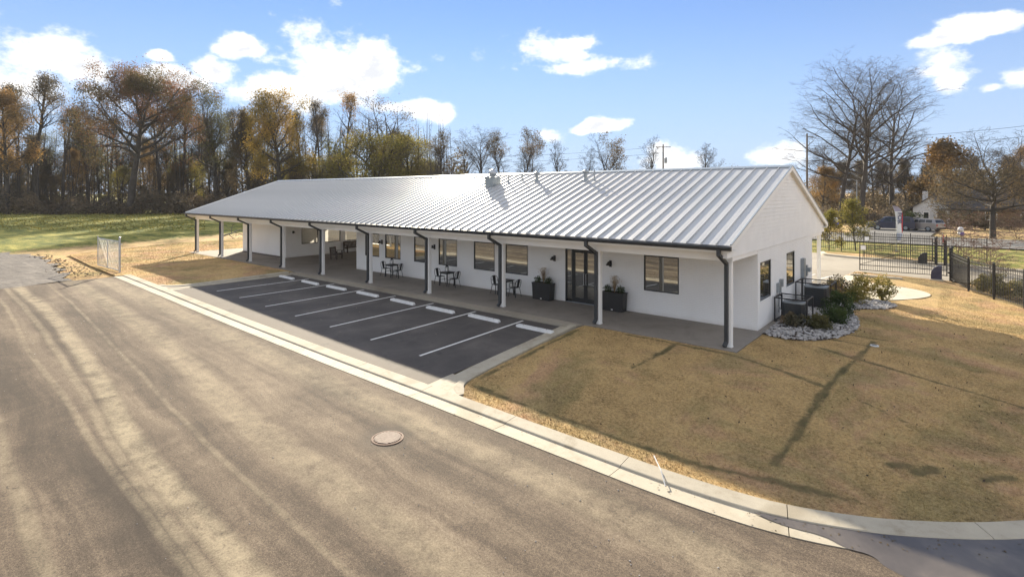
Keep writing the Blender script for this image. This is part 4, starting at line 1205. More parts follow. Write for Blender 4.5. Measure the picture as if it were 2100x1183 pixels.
# ------------------------------------------------------------------ street details
mz = float(S(-4.18, -10.5))
t = thing('manhole_cover', 'round ribbed cast-iron manhole cover in the street', 'manhole cover', (-4.18, -10.5, mz), .5)
MB().lathe([(.36, -.05), (.36, .012), (.325, .016), (.322, .004), (.30, .004)], 36).build('ring', 'rusty_iron', t)
mat('worn_iron', (0.27, 0.215, 0.18), 0.75, 0.1, var=0.25, vscale=20)
w = MB().lathe([(.312, -.02), (.312, .009), (.30, .012), (.01, .012)], 36)
w.build('lid', 'rusty_iron', t)
for k in range(-6, 7):
    y_ = k * .044; hw = math.sqrt(max(.29 ** 2 - y_ ** 2, 0))
    if hw > .05: MB().box(-hw, hw, y_ - .011, y_ + .011, .0125, .024).build('rib', 'worn_iron', t)
z0 = float(S(1.42, -8.3)); z1 = float(S(.86, -7.63)) - .05
tag(MB().tube([(1.45, -8.30, z0 + .045), (1.25, -8.04, z1 + .16), (.92, -7.66, z1 + .22)], .012, 8).build('plastic_pipe', 'stop_concrete'), 'short white plastic pipe lying across the street kerb', 'pipe')
t = thing('drain_grate', 'small pale oval drain cover set in the brown lawn', 'drain cover', (3.56, 3.73, float(lawn_z(3.56, 3.73)) + .012), .3)
MB().lathe([(.13, -.03), (.13, .012), (.115, .016), (.01, .016)], 20).build('lid', 'stop_concrete', t)
for k in (-.06, 0, .06): MB().box(-.07, .07, k * .7 - .01, k * .7 + .01, .0165, .021).build('slot', 'dark_metal', t)

# chain-link gate leaf by the end of the kerb
mt, T, b, oc = new_mat('chain_wire')
b.inputs['Base Color'].default_value = (.22, .23, .24, 1); b.inputs['Metallic'].default_value = .5; b.inputs['Roughness'].default_value = .5
p0, p1 = np.array([-39.5, -7.86]), np.array([-35.05, -7.72]); Lg = float(np.linalg.norm(p1 - p0))
t = thing('chain_link_gate', 'open chain-link gate leaf at the end of the street kerb', 'gate', (p1[0], p1[1], -.01), math.atan2(*(p0 - p1)[::-1]))
f_ = MB()
for z_ in (.12, 1.95): f_.tube([(.12, 0, z_), (Lg, 0, z_)], .026, 8)
for x_ in (.12, Lg * .54, Lg): f_.tube([(x_, 0, .1), (x_, 0, 1.97 if x_ < Lg else 2.12)], .026, 8)
f_.build('frame', 'galvanised', t)
w = MB(); H0, H1 = .14, 1.93; sp = .085
k = -int((H1 - H0) / sp)
while k * sp < Lg:
    for s_ in (1, -1):
        u0 = k * sp if s_ == 1 else k * sp + (H1 - H0)
        # diagonal wire u = u0 + s*(z-H0)
        za, zb = H0, H1
        ua, ub = u0, u0 + s_ * (H1 - H0)
        if s_ == 1:
            if ua < .12: za += .12 - ua; ua = .12
            if ub > Lg: zb -= ub - Lg; ub = Lg
        else:
            if ub < .12: zb -= .12 - ub; ub = .12
            if ua > Lg: za += ua - Lg; ua = Lg
        if zb - za > .05: w.tube([(ua, .004 * s_, za), (ub, .004 * s_, zb)], .0032, 3, False)
    k += 1
tag(w.build('wire_mesh', 'chain_wire', t), kind='stuff')
gp = thing('gate_post', 'stout galvanised post carrying the chain-link gate', 'post', (p1[0], p1[1] - .02, -.02))
MB().tube([(0, 0, 0), (0, 0, 2.2)], .055, 10).lathe([(.06, 2.2), (.06, 2.23), (.01, 2.28)], 10).build('pipe', 'galvanised', gp)
for z_ in (.35, 1.75): MB().lathe([(.064, z_), (.064, z_ + .06)], 10).box(-.02, .02, .0, .14, z_ + .01, z_ + .05).build('hinge', 'galvanised', gp)

# ------------------------------------------------------------------ metal picket fences and gates on the right
pk = MB().box(-.009, .009, -.009, .009, 0, 1.0).mesh('picket'); pk.materials.append(MATS['black_metal'])
def pickets(parent, a, b_, h, sp=.115, z0=.08, ox=0.0):
    """pickets between local points a, b (x, y, z)"""
    a = Vector(a); b_ = Vector(b_); L_ = (b_ - a).length; n = int(L_ / sp)
    for i in range(1, n):
        p = a.lerp(b_, i / n)
        o = bpy.data.objects.new('picket', pk); col.objects.link(o); o.parent = parent
        o.location = (p.x, p.y, p.z + z0); o.scale = (1, 1, h - z0); o.rotation_euler = (0, 0, math.atan2(b_.y - a.y, b_.x - a.x))
def rail(parent, a, b_, z_, w=.032): MB().bar((a[0], a[1], a[2] + z_), (b_[0], b_[1], b_[2] + z_), w, w).build('rail', 'black_metal', parent)
def fence(name, label, pts, h=1.75, sp=.115, wide=.065, cap=True):
    o0 = Vector((pts[0][0], pts[0][1], float(S(*pts[0])))); t = thing(name, label, 'fence', o0)
    P = [Vector((x_, y_, float(S(x_, y_)))) - o0 for x_, y_ in pts]
    for p in P:
        q = MB().box(p.x - wide / 2, p.x + wide / 2, p.y - wide / 2, p.y + wide / 2, p.z - .1, p.z + h + .06).build('post', 'black_metal', t)
        MB().lathe([(wide * .75, 0), (wide * .7, .02), (.01, .05)], 4, (p.x, p.y, p.z + h + .061)).build('cap', 'black_metal', q)
    for a, b_ in zip(P[:-1], P[1:]):
        for z_ in (.14, h - .28, h - .10): rail(t, a, b_, z_)
        pickets(t, a, b_, h, sp)
    return t
fence('metal_fence', 'black metal picket fence running from the gate along the right lawn', [(5.40, 23.2), (6.15, 19.75), (7.1, 18.05), (8.1, 16.3), (9.1, 14.4), (10.1, 12.5)], 1.72, .11, .09)
fence('metal_fence', 'black metal picket fence between the rear drive and the public road', [(-14.5, 36.9)] + [(-12 + 2.45 * i, 36.9) for i in range(7)] + [(5.0, 36.8), (7.4, 36.7)], 1.65, .15, .06)
def gate_leaf(a, b_, h, label):
    za = float(S(*a)); t = thing('picket_gate', label, 'gate', (a[0], a[1], za + .02), math.atan2(b_[1] - a[1], b_[0] - a[0]), 'open gate leaves across the drive')
    L_ = math.hypot(b_[0] - a[0], b_[1] - a[1]); dz_ = -.07
    for x_ in (0, L_): MB().box(x_ - .028, x_ + .028, -.028, .028, .03, h + (.12 if x_ == 0 else .04)).build('stile', 'black_metal', t)
    A, Bq = (.03, 0, 0), (L_ - .03, 0, 0)
    for z_ in (.06, .38, h - .20, h - .04): rail(t, A, Bq, z_, .04)
    MB().bar((.03, .024, .42), (L_ * .62, .024, h - .24), .02, .03).build('brace', 'black_metal', t)
    pickets(t, A, Bq, h + .06, .112, .06)
    MB().box(.05, .32, -.045, -.03, h - .32, h - .05).build('sign_plate', 'white_paint', t)
    return t
gate_leaf((.85, 22.9), (5.2, 23.25), 1.68, 'open black picket gate leaf nearer the building')
gate_leaf((.15, 30.9), (4.3, 31.1), 1.70, 'open black picket gate leaf on the far side of the drive')
for x_, y_, lb in ((5.4, 23.3, 'thick black gate post at the corner of the right-hand fence'), (4.5, 31.2, 'thick black gate post carrying the farther gate leaf'), (5.0, 31.3, 'second thick black post beside the farther gate')):
    z_ = float(S(x_, y_)); t = thing('gate_post', lb, 'post', (x_, y_, z_))
    MB().box(-.085, .085, -.085, .085, -.1, 1.95).build('shaft', 'black_metal', t)
    MB().lathe([(.13, 1.951), (.12, 1.98), (.01, 2.04)], 4).build('cap', 'black_metal', t)
    for zz in (.4, 1.5): MB().box(-.16, -.086, -.03, .03, zz, zz + .1).build('hinge', 'black_metal', t)
mat('operator_blue', (0.035, 0.038, 0.075), 0.5, var=0.15)
for x_, y_, m_, lb in ((4.72, 22.85, 'operator_blue', 'navy gate operator cabinet with sloping top by the nearer gate'), (3.75, 30.6, 'black_metal', 'black gate operator cabinet by the farther gate')):
    z_ = float(S(x_, y_)); t = thing('gate_operator', lb, 'gate motor', (x_, y_, z_))
    MB().prism([(-.26, -.2, .06), (.26, -.2, .06), (.26, -.2, .86), (.05, -.2, .84), (-.12, -.2, .72), (-.24, -.2, .5)], (0, .4, 0)).build('cabinet', m_, t)
    MB().box(-.32, .32, -.27, .27, -.06, .059).build('plinth', 'pad_concrete', t)
    MB().tube([(.27, .05, .3), (.8, .12, .3)], .02, 6).build('drive_arm', 'black_metal', t)

# feather flag
mt, T, b, oc = new_mat('flag_cloth')
x, y, z = T.sep(oc)
c = T.mix(T.math('GREATER_THAN', x, .50), (.70, .70, .72), (.48, .05, .06))
c = T.mix(T.math('LESS_THAN', z, 1.55), c, (.42, .46, .60))
c = T.mix(T.math('GREATER_THAN', z, 3.42), c, (.32, .30, .42))
T.l.new(c, b.inputs['Base Color']); b.inputs['Roughness'].default_value = .8
fp = at(1838, 46.5)
t = thing('feather_flag', 'tall white and red feather flag lettered FOR behind the gates', 'flag', fp, YAW + .1)
zz = [.95, 1.3, 1.7, 2.1, 2.5, 2.9, 3.3, 3.6, 3.8, 3.92]; lx = [.04, .04, .03, .02, .0, -.03, -.09, -.17, -.25, -.32]; rx = [.30, .52, .60, .64, .66, .64, .55, .38, .15, -.18]
vs = []; fs = []
for s_ in (0, .012):
    for z_, a, c_ in zip(zz, lx, rx):
        for k in range(4): vs.append((a + (c_ - a) * k / 3, .06 * math.sin(z_ * 2.2 + k * .9) + s_, z_))
n = len(zz)
for s_ in (0, 1):
    for i in range(n - 1):
        for k in range(3):
            a = s_ * n * 4 + i * 4 + k; fs.append((a, a + 1, a + 5, a + 4))
for i in range(n - 1):
    for k in (0, 3): fs.append((i * 4 + k, (i + 1) * 4 + k, n * 4 + (i + 1) * 4 + k, n * 4 + i * 4 + k))
cl = MB().add(vs, fs).build('cloth', 'flag_cloth', t)
MB().tube([(.02, .03, 0), (.02, .03, 2.5), (-.02, .03, 3.0), (-.10, .03, 3.35), (-.22, .03, 3.7), (-.36, .03, 3.95)], [.022, .018, .014, .012, .01, .006], 7).build('pole', 'galvanised', t)
MB().box(-.2, .24, -.2, .24, 0, .03).build('ground_plate', 'black_metal', t)
mat('flag_letter', (0.06, 0.07, 0.16), 0.8, var=0.1)
cu = bpy.data.curves.new('lettering', 'FONT'); cu.body = 'FOR'; cu.size = .52; cu.align_x = 'CENTER'; cu.align_y = 'CENTER'; cu.extrude = .004; cu.offset = .012
to = bpy.data.objects.new('lettering', cu); col.objects.link(to); bpy.context.view_layer.update()
tm = bpy.data.meshes.new_from_object(to); bpy.data.objects.remove(to)
tm.materials.append(MATS['flag_letter'])
lt = bpy.data.objects.new('lettering', tm); col.objects.link(lt); lt.parent = cl
lt.matrix_local = Matrix.Translation((.25, -.085, 2.85)) @ Matrix.Rotation(math.radians(90), 4, 'X') @ Matrix.Rotation(math.radians(-90), 4, 'Z')

# balloons and little red flag
for nm, c_ in (('balloon_white', (.78, .78, .80)), ('balloon_blue', (.03, .05, .42)), ('balloon_pale', (.45, .58, .82)), ('balloon_purple', (.16, .10, .34))): mat(nm, c_, .3, var=.04)
mat('red_cloth', (.62, .10, .09), .8, var=.15)
def balloons(px, D, z_, spec, label):
    p = at(px, D); t = thing('balloon_bunch', label, 'balloons', p)
    MB().tube([(0, 0, 0), (.02, 0, z_ - .25)], .008, 5).build('stick', 'black_metal', t)
    for dx_, dz_, r, m_ in spec:
        q = RT * dx_
        bl = MB().ball((q[0], q[1], z_ + dz_), r, 12, 8, 1.15).build('balloon', m_, t, True)
        MB().tube([(q[0], q[1], z_ + dz_ - r * 1.15), (0, 0, z_ - .3)], .004, 4).build('string', 'white_paint', bl)
balloons(1713, 51, 2.25, [(.05, .20, .20, 'balloon_white'), (-.20, .03, .17, 'balloon_blue'), (.16, -.22, .18, 'balloon_blue'), (-.36, .06, .12, 'balloon_pale')], 'bunch of white and blue balloons above the rear fence')
balloons(1970, 42, 2.1, [(0, .15, .20, 'balloon_white'), (.10, -.17, .17, 'balloon_purple'), (-.14, -.13, .1, 'balloon_white')], 'bunch of white and purple balloons by the road')
p = at(1932, 43); t = thing('marker_flag', 'small red triangular flag on a stick beside the road', 'flag', p)
MB().tube([(0, 0, 0), (.03, .0, 1.9)], .012, 5).build('stick', 'galvanised', t)
e_ = RT * .34
MB().prism([(.03, 0, 1.85), (e_[0] * .9, e_[1] * .9, 1.35), (.02, 0, 1.1)], (.008, .008, 0)).build('pennant', 'red_cloth', t)

# shrubs along the right-hand fence
for i, (x_, y_, r, h_, lb) in enumerate([(6.75, 20.1, .42, .85, 'first low shrub inside the corner of the right-hand fence'), (7.25, 20.9, .45, .95, 'second shrub beyond the right-hand fence corner'), (7.9, 19.6, .48, .8, 'third shrub along the right-hand fence'), (8.3, 18.7, .5, .85, 'shrub at the right edge beyond the fence'), (7.4, 19.4, .3, .5, 'smallest shrub between the others behind the fence')]):
    shrub('shrub', (x_, y_, float(S(x_, y_))), r, h_, 'leaf_shrub' if i % 2 == 0 else 'leaf_olive', lb, 1800, .09, 'shrubs behind the right-hand fence', seed=60 + i)

# ------------------------------------------------------------------ poles, cars, houses
mat('pole_wood', (0.12, 0.095, 0.075), 0.9, var=0.25, vscale=3)
def power_pole(px, D, h, label, arm=True, trafo=True):
    p = at(px, D); t = thing('utility_pole', label, 'utility pole', p, YAW)
    MB().tube([(0, 0, -.2), (0, 0, h)], [.17, .11], 10).build('pole', 'pole_wood', t)
    if arm: MB().box(-1.25, 1.25, -.14, -.02, h - .55, h - .43).build('crossarm', 'pole_wood', t)
    for x_ in ((-1.15, -.6, .6, 1.15) if arm else (.35,)): MB().lathe([(.03, 0), (.05, .05), (.05, .12), (.02, .16)], 8, (x_, -.08, h - .43)).build('insulator', 'grey_metal', t)
    if not arm: MB().box(0, .9, -.06, .06, h - .52, h - .43).build('crossarm', 'pole_wood', t)
    if trafo: MB().lathe([(.22, h - 3.2), (.24, h - 3.1), (.24, h - 2.35), (.18, h - 2.25)], 12, (.45, 0, 0)).build('transformer', 'grey_metal', t)
    return p
pA = power_pole(1655, 78, 13.6, 'tall wooden utility pole just behind the right end of the roof', False, False)
pB = power_pole(1360, 92, 13.3, 'wooden utility pole with crossarm and transformer above the roof ridge')
def wire(a, b_, sag, label, r=.022):
    n = 18; a = Vector(a); b_ = Vector(b_)
    pts = [a.lerp(b_, i / n) - Vector((0, 0, sag * 4 * (i / n) * (1 - i / n))) for i in range(n + 1)]
    tag(MB().tube([p - a for p in pts], r, 4).build('power_line', 'dark_metal'), label, 'wire', 'overhead lines').location = a
qA = at(2320, 50)
wire((pA[0], pA[1], 13.1), (qA[0], qA[1], 12.6), .9, 'upper overhead wire crossing the sky at the right')
wire((pA[0], pA[1], 11.9), (qA[0], qA[1], 11.6), 1.0, 'lower overhead wire crossing the sky at the right')
qB = at(640, 118)
wire((pB[0], pB[1], 12.9), (qB[0], qB[1], 13.2), 1.2, 'upper overhead wire running left behind the roof ridge')
wire((pB[0], pB[1], 11.8), (qB[0], qB[1], 12.2), 1.2, 'lower overhead wire running left behind the roof ridge')
p = at(1757, 92); t = thing('street_light', 'slim grey street light among the bare trees', 'street light', p, YAW)
MB().tube([(0, 0, 0), (0, 0, 7.2)], [.11, .07], 8).build('pole', 'grey_metal', t)
MB().tube([(0, 0, 7.0), (-.7, 0, 7.35), (-1.2, 0, 7.3)], .04, 6).build('arm', 'grey_metal', t)
MB().box(-1.6, -1.15, -.1, .1, 7.22, 7.36).build('lamp_head', 'grey_metal', t)


def car_paint(name, c):
    mt, T, b, oc = new_mat(name)
    b.inputs['Base Color'].default_value = (*c, 1); b.inputs['Metallic'].default_value = .3; b.inputs['Roughness'].default_value = .3
    b.inputs['Coat Weight'].default_value = .6
car_paint('paint_navy', (.022, .028, .062)); car_paint('paint_dark', (.03, .03, .032)); car_paint('paint_silver', (.30, .28, .27))
mat('tyre', (.02, .02, .02), .9); mat('tail_red', (.35, .02, .02), .3, var=.05); mat('headlight', (.7, .7, .68), .2, var=.05)
mt, T, b, oc = new_mat('car_glass'); b.inputs['Base Color'].default_value = (.02, .024, .028, 1); b.inputs['Roughness'].default_value = .06
def car(loc, rz, L, Wd, H, paint, label, name='parked_car', suv=True):
    """side profile lofted across the width; local +x is forward"""
    t = thing(name, label, 'car', loc, rz)
    hl = L / 2; wb = L * .29; r = .36 if suv else .32
    low = .26
    if suv: top = [(-hl, .55), (-hl + .02, 1.0), (-hl + .18, 1.08), (hl - 1.15, 1.06), (hl - .25, .95), (hl, .78), (hl, .45)]
    else: top = [(-hl, .5), (-hl + .03, .88), (-hl + .45, .96), (hl - 1.25, .92), (hl - .3, .78), (hl, .62), (hl, .40)]
    prof = [(-hl, low + .08)] + top + [(hl - .05, low)]
    # wheel arches cut into the sill line
    for cxw in (wb, -wb):
        prof += [(cxw + (r + .07) * math.cos(a), low - .02 + (r + .07) * math.sin(a) * .95) for a in np.linspace(.05, math.pi - .05, 7)]
    prof += [(-hl + .08, low)]
    n = len(prof); vs = []
    for yy, k in ((-Wd / 2, .0), (-Wd / 2 + .07, .035), (Wd / 2 - .07, .035), (Wd / 2, 0)):
        for x_, z_ in prof: vs.append((x_ * (1 if k else .985), yy, z_ + (k if z_ > .7 else 0)))
    fs = [(s_ * n + i, s_ * n + (i + 1) % n, (s_ + 1) * n + (i + 1) % n, (s_ + 1) * n + i) for s_ in range(3) for i in range(n)]
    fs += [tuple(range(n)), tuple(3 * n + i for i in reversed(range(n)))]
    MB().add(vs, fs).build('body', paint, t)
    zb = top[3][1] + .03
    if suv: cab = [(-hl + .10, zb), (-hl + .32, H - .05), (-hl + .6, H), (hl - 2.35, H), (hl - 2.0, H - .06), (hl - 1.15, zb)]
    else: cab = [(-hl + .35, zb), (-hl + 1.05, H - .03), (-hl + 1.5, H), (hl - 2.1, H - .02), (hl - 1.25, zb)]
    w1, w2 = Wd / 2 - .06, Wd / 2 - .24
    def cy(z_): return w1 + (w2 - w1) * (z_ - zb) / (H - zb)
    m_ = len(cab); vs = [(x_, -cy(z_), z_) for x_, z_ in cab] + [(x_, cy(z_), z_) for x_, z_ in cab]
    MB().add(vs, [tuple(reversed(range(m_))), tuple(range(m_, 2 * m_))] + [(i, (i + 1) % m_, m_ + (i + 1) % m_, m_ + i) for i in range(m_)]).build('cabin', paint, t)
    xa, xb = cab[0][0], cab[-1][0]; zt = H - .11; z0_ = zb + .05
    for sy in (-1, 1):
        cuts = np.linspace(xa + .42, xb - .45, 4 if suv else 3)
        for a, c_ in zip(cuts[:-1], cuts[1:]):
            vs = [(a + .04, sy * (cy(z0_) + .006), z0_), (c_ - .04, sy * (cy(z0_) + .006), z0_), (min(c_ - .05, xb - .95), sy * (cy(zt) + .006), zt), (max(a + .05, xa + .5), sy * (cy(zt) + .006), zt)]
            MB().prism(vs, (0, -sy * .01, 0)).build('side_window', 'car_glass', t)
    for (x0_, zz0), (x1_, zz1), nm in ((cab[0], cab[1], 'rear_window'), (cab[-1], cab[-2], 'windscreen')):
        d = 1 if nm == 'windscreen' else -1; q0 = .12; q1 = .9
        A = (x0_ + (x1_ - x0_) * q0, zz0 + (zz1 - zz0) * q0); Bq = (x0_ + (x1_ - x0_) * q1, zz0 + (zz1 - zz0) * q1)
        MB().prism([(A[0] + d * .008, -cy(A[1]) + .08, A[1]), (A[0] + d * .008, cy(A[1]) - .08, A[1]), (Bq[0] + d * .008, cy(Bq[1]) - .08, Bq[1]), (Bq[0] + d * .008, -cy(Bq[1]) + .08, Bq[1])], (-d * .01, 0, 0)).build(nm, 'car_glass', t)
    for sx in (wb, -wb):
        for sy in (-1, 1):
            y0_ = sy * (Wd / 2 - .12)
            wh = bpy.data.objects.new('wheel', MB().tube([(0, -.11, 0), (0, .11, 0)], r, 18).mesh('wheel')); wh.data.materials.append(MATS['tyre']); col.objects.link(wh); wh.parent = t; wh.location = (sx, y0_, r)
            MB().tube([(0, sy * .10, 0), (0, sy * .118, 0)], r * .62, 14).build('rim', 'grey_metal', wh)
    for sy in (-1, 1):
        MB().box(hl - .10, hl + .012, sy * (Wd / 2 - .32) - .16, sy * (Wd / 2 - .32) + .16, .62, .76).build('headlight', 'headlight', t)
        MB().box(-hl - .012, -hl + .06, sy * (Wd / 2 - .2) - .1, sy * (Wd / 2 - .2) + .1, .68, .98).build('tail_light', 'tail_red', t)
        MB().box(xb - .25, xb - .05, sy * (Wd / 2 + .02) - .09, sy * (Wd / 2 + .02) + .09, zb + .02, zb + .17).build('mirror', paint, t)
    MB().box(-hl - .05, -hl + .02, -Wd / 2 + .1, Wd / 2 - .1, .32, .52).build('bumper', 'tyre', t); MB().box(hl - .02, hl + .05, -Wd / 2 + .1, Wd / 2 - .1, .30, .48).build('bumper', 'tyre', t)
    return t
def on(px, D): x_, y_, z_ = at(px, D); return (x_, y_, z_ + .0)
car(on(1826, 73), YAW + math.pi - .50, 5.3, 1.98, 1.82, 'paint_navy', 'long dark navy sport utility vehicle parked across the road')
car(on(1869, 76), YAW + math.pi - .1, 4.6, 1.85, 1.50, 'paint_dark', 'dark car half hidden behind the feather flag', suv=False)
car(on(1891, 71.5), YAW + math.pi - 1.25, 4.7, 1.85, 1.62, 'paint_silver', 'silver-brown estate car parked by the white house')

mat('house_white', (.50, .51, .52), .7, var=.06); mat('shingle', (.060, .055, .058), .9, var=.3, vscale=3, bump=.5, bscale=8); mat('brick_red', (.17, .085, .06), .85, var=.3, vscale=3); mat('grey_render', (.30, .31, .33), .8, var=.1)
def house(px, D, rz, w_, d_, hw, hr, wall, label, wins, chimney=None, porch=None, name='house'):
    """gable faces local -y; ridge runs along local y"""
    p = at(px, D); t = thing(name, label, 'house', (p[0], p[1], p[2] - .05), rz)
    MB().prism([(-w_ / 2, 0, 0), (w_ / 2, 0, 0), (w_ / 2, 0, hw), (0, 0, hr), (-w_ / 2, 0, hw)], (0, d_, 0)).build('wall', wall, t)
    r_ = None
    for s_ in (-1, 1):
        e = .45; q = (hr - hw) / (w_ / 2)
        P = [(s_ * .0, -.4, hr + .04), (s_ * (w_ / 2 + e), -.4, hw - e * q + .04), (s_ * (w_ / 2 + e), -.4, hw - e * q + .18), (0, -.4, hr + .18)]
        o = MB().prism(P, (0, d_ + .8, 0)).build('roof', 'shingle', t); r_ = r_ or o
    for (x_, z_, ww, hh, face) in wins:
        if face == 'f': f_ = MB().box(x_ - ww / 2, x_ + ww / 2, -.04, .02, z_, z_ + hh).build('window', 'white_trim', t); MB().box(x_ - ww / 2 + .08, x_ + ww / 2 - .08, -.055, -.041, z_ + .08, z_ + hh - .08).build('pane', 'car_glass', f_)
        elif face == 'd': MB().box(x_ - ww / 2, x_ + ww / 2, -.05, .02, z_, z_ + hh).build('door', 'wood_dark', t)
        else:
            s_ = -1 if face == 'l' else 1; X = s_ * w_ / 2
            f_ = MB().box(min(X, X + s_ * .05), max(X, X + s_ * .05), x_ - ww / 2, x_ + ww / 2, z_, z_ + hh).build('window', 'white_trim', t)
            MB().box(min(X + s_ * .051, X + s_ * .06), max(X + s_ * .051, X + s_ * .06), x_ - ww / 2 + .08, x_ + ww / 2 - .08, z_ + .08, z_ + hh - .08).build('pane', 'car_glass', f_)
    if chimney: MB().box(chimney[0] - .35, chimney[0] + .35, chimney[1] - .35, chimney[1] + .35, hw, hr + 1.0).build('chimney', 'house_white', r_)
    if porch:
        x0_, x1_ = porch
        MB().box(x0_, x1_, -2.0, -.06, 2.35, 2.5).build('porch_roof', 'shingle', t)
        for x_ in (x0_ + .1, (x0_ + x1_) / 2, x1_ - .1): MB().box(x_ - .07, x_ + .07, -1.95, -1.81, 0, 2.34).build('porch_post', 'house_white', t)
    return t
house(1909, 86, YAW - .72, 4.6, 7, 2.7, 4.35, 'house_white', 'small white gabled house with dark roof beyond the parked cars', [(-.6, .9, .8, 1.1, 'f'), (1.3, 0, 1.0, 2.1, 'd')], (-.9, 3.0), (.7, 3.6))
house(2040, 90, YAW + math.pi / 2 - .78, 7.5, 8.5, 2.6, 4.6, 'grey_render', 'low grey house with a long dark shingled roof behind the bushes', [(2.2, .9, 1.2, 1.2, 'l'), (5.5, .9, 1.2, 1.2, 'l')])
house(2245, 78, YAW + math.pi / 2 - .78, 9.0, 18, 2.7, 5.6, 'brick_red', 'red brick house with broad dark roof at the right edge', [(3.5, .9, 1.4, 1.3, 'l'), (7, .9, 1.4, 1.3, 'l'), (11, .9, 1.4, 1.3, 'l')])


# ------------------------------------------------------------------ trees
def skeleton(seed, H, R, cb=.3, limbs=14, sub=(6, 5, 4), top=.85, lean=0.0, wig=.10, up=(.10, .10, .06), r0=None, ang=(28, 70), shape='round', fork=0):
    """branch polylines [(points, radii, level)], tips (positions, level)"""
    rg = random.Random(seed); out_ = []; tips = []
    r0 = r0 or H * .016
    UP = Vector((0, 0, 1))
    def rnd(): return Vector((rg.gauss(0, 1), rg.gauss(0, 1), rg.gauss(0, 1)))
    def run(p, d, L, ra, rb, n, lvl, u, w):
        pts = [p.copy()]; rad = [ra]
        for i in range(n):
            d = (d + rnd() * w + UP * u).normalized(); p = p + d * (L / n); pts.append(p.copy()); rad.append(ra + (rb - ra) * (i + 1) / n)
        out_.append((pts, rad, lvl)); return pts, rad, d
    def pick(pts, rad, t):
        k = t * (len(pts) - 1); i = min(int(k), len(pts) - 2); f = k - i
        return pts[i].lerp(pts[i + 1], f), rad[i] + (rad[i + 1] - rad[i]) * f, (pts[i + 1] - pts[i]).normalized()
    def kids(pts, rad, L, lvl, az):
        if lvl - 2 >= len(sub) or lvl < 2:
            pass
        n = sub[lvl - 2]
        for j in range(n):
            t = .22 + .78 * (j + rg.uniform(.1, .9)) / n
            p, r, d = pick(pts, rad, min(t, .99))
            a = d.orthogonal().normalized(); a.rotate(Matrix.Rotation(az + j * 2.4 + rg.uniform(-.5, .5), 3, d))
            th = math.radians(rg.uniform(28, 62)); nd = (d * math.cos(th) + a * math.sin(th)).normalized()
            l2 = L * rg.uniform(.38, .62) * (1.15 - .55 * t)
            rr = max(r * rg.uniform(.45, .62), .012)
            last = lvl - 1 == len(sub)
            q, rd, e = run(p, nd, l2, rr, max(rr * .35, .008), 3 if lvl < 4 else 2, lvl, up[min(lvl - 1, len(up) - 1)], wig * 1.3)
            if lvl >= 3: tips.extend([(x_, lvl) for x_ in q[1:]])
            if not last: kids(q, rd, l2, lvl + 1, rg.uniform(0, 6))
        # leader tip
    tr, rd, d = run(Vector((0, 0, -.3)), Vector((lean, lean * .3, 1)).normalized(), H * top, r0, r0 * .28, 9, 0, .03, wig * .35)
    for j in range(limbs):
        u_ = (j + rg.uniform(.2, .8)) / limbs
        t = cb / top * 1.0 + (1 - cb / top) * u_
        t = min(t, .99)
        p, r, dd = pick(tr, rd, t)
        az = j * 2.399 + rg.uniform(-.5, .5)
        el_ = math.radians(ang[0] + (ang[1] - ang[0]) * u_ + rg.uniform(-9, 9))
        nd = Vector((math.cos(az) * math.cos(el_), math.sin(az) * math.cos(el_), math.sin(el_)))
        if shape == 'round': f = math.sqrt(max(.12, 1 - (1.15 * u_ - .30) ** 2))
        elif shape == 'vase': f = .65 + .45 * u_
        elif shape == 'dome': f = 1.05 - .45 * u_
        else: f = .6 + .3 * math.sin(u_ * 3.1)
        L = R * f * rg.uniform(.85, 1.12) * (1.0 if el_ < .9 else .92)
        rr = min(r * .7, r0 * .46)
        q, rd2, e = run(p, nd, L, rr, rr * .25, 6, 1, up[0] * .55, wig)
        kids(q, rd2, L, 2, rg.uniform(0, 6))
    # bring the crown to the wanted height and half-width
    zs = max(max(p.z for p in pts) for pts, _, _ in out_); rs = sorted(math.hypot(p.x, p.y) for pts, _, l in out_ if l >= 2 for p in pts)
    kz = H / zs; kr = R / max(rs[int(len(rs) * .96)], .01)
    seen = set()
    for pts, _, _ in out_:
        for p in pts:
            if id(p) in seen: continue
            seen.add(id(p)); p.x *= kr; p.y *= kr; p.z *= kz
    return out_, tips


def tubes(branches, sides=(8, 6, 4, 3, 3, 3)):
    V = []; Fq = []; o = 0
    for pts, rad, lvl in branches:
        n = sides[min(lvl, len(sides) - 1)]
        u = None; k = len(pts)
        for i, p in enumerate(pts):
            d = (pts[min(i + 1, k - 1)] - pts[max(i - 1, 0)]).normalized()
            u = d.orthogonal().normalized() if u is None else (u - d * u.dot(d)).normalized()
            w = d.cross(u)
            for j in range(n):
                a = 6.2832 * j / n; c_, s_ = math.cos(a) * rad[i], math.sin(a) * rad[i]
                V.append((p.x + u.x * c_ + w.x * s_, p.y + u.y * c_ + w.y * s_, p.z + u.z * c_ + w.z * s_))
        for i in range(k - 1):
            for j in range(n):
                a = o + i * n + j; b_ = o + i * n + (j + 1) % n
                Fq.append((a, b_, b_ + n, a + n))
        o += k * n
    return np_mesh('trunk', V, Fq)


def leaves_at(rg, tips, per, size, spread, keep=1.0, zlo=None):
    P = np.array([tuple(p) for p, l in tips])
    if keep < 1.0:
        # leaves drop in patches: keep by a low-frequency field
        f = np.sin(P[:, 0] * .55 + 1.3) + np.sin(P[:, 1] * .6 + .4) + np.sin(P[:, 2] * .5 + P[:, 0] * .3)
        P = P[f > np.quantile(f, 1 - keep)]
    P = np.repeat(P, per, 0) + rg.normal(0, spread, (len(P) * per, 3))
    return leaf_cloud(rg, len(P), size, lambda r_, n: P)


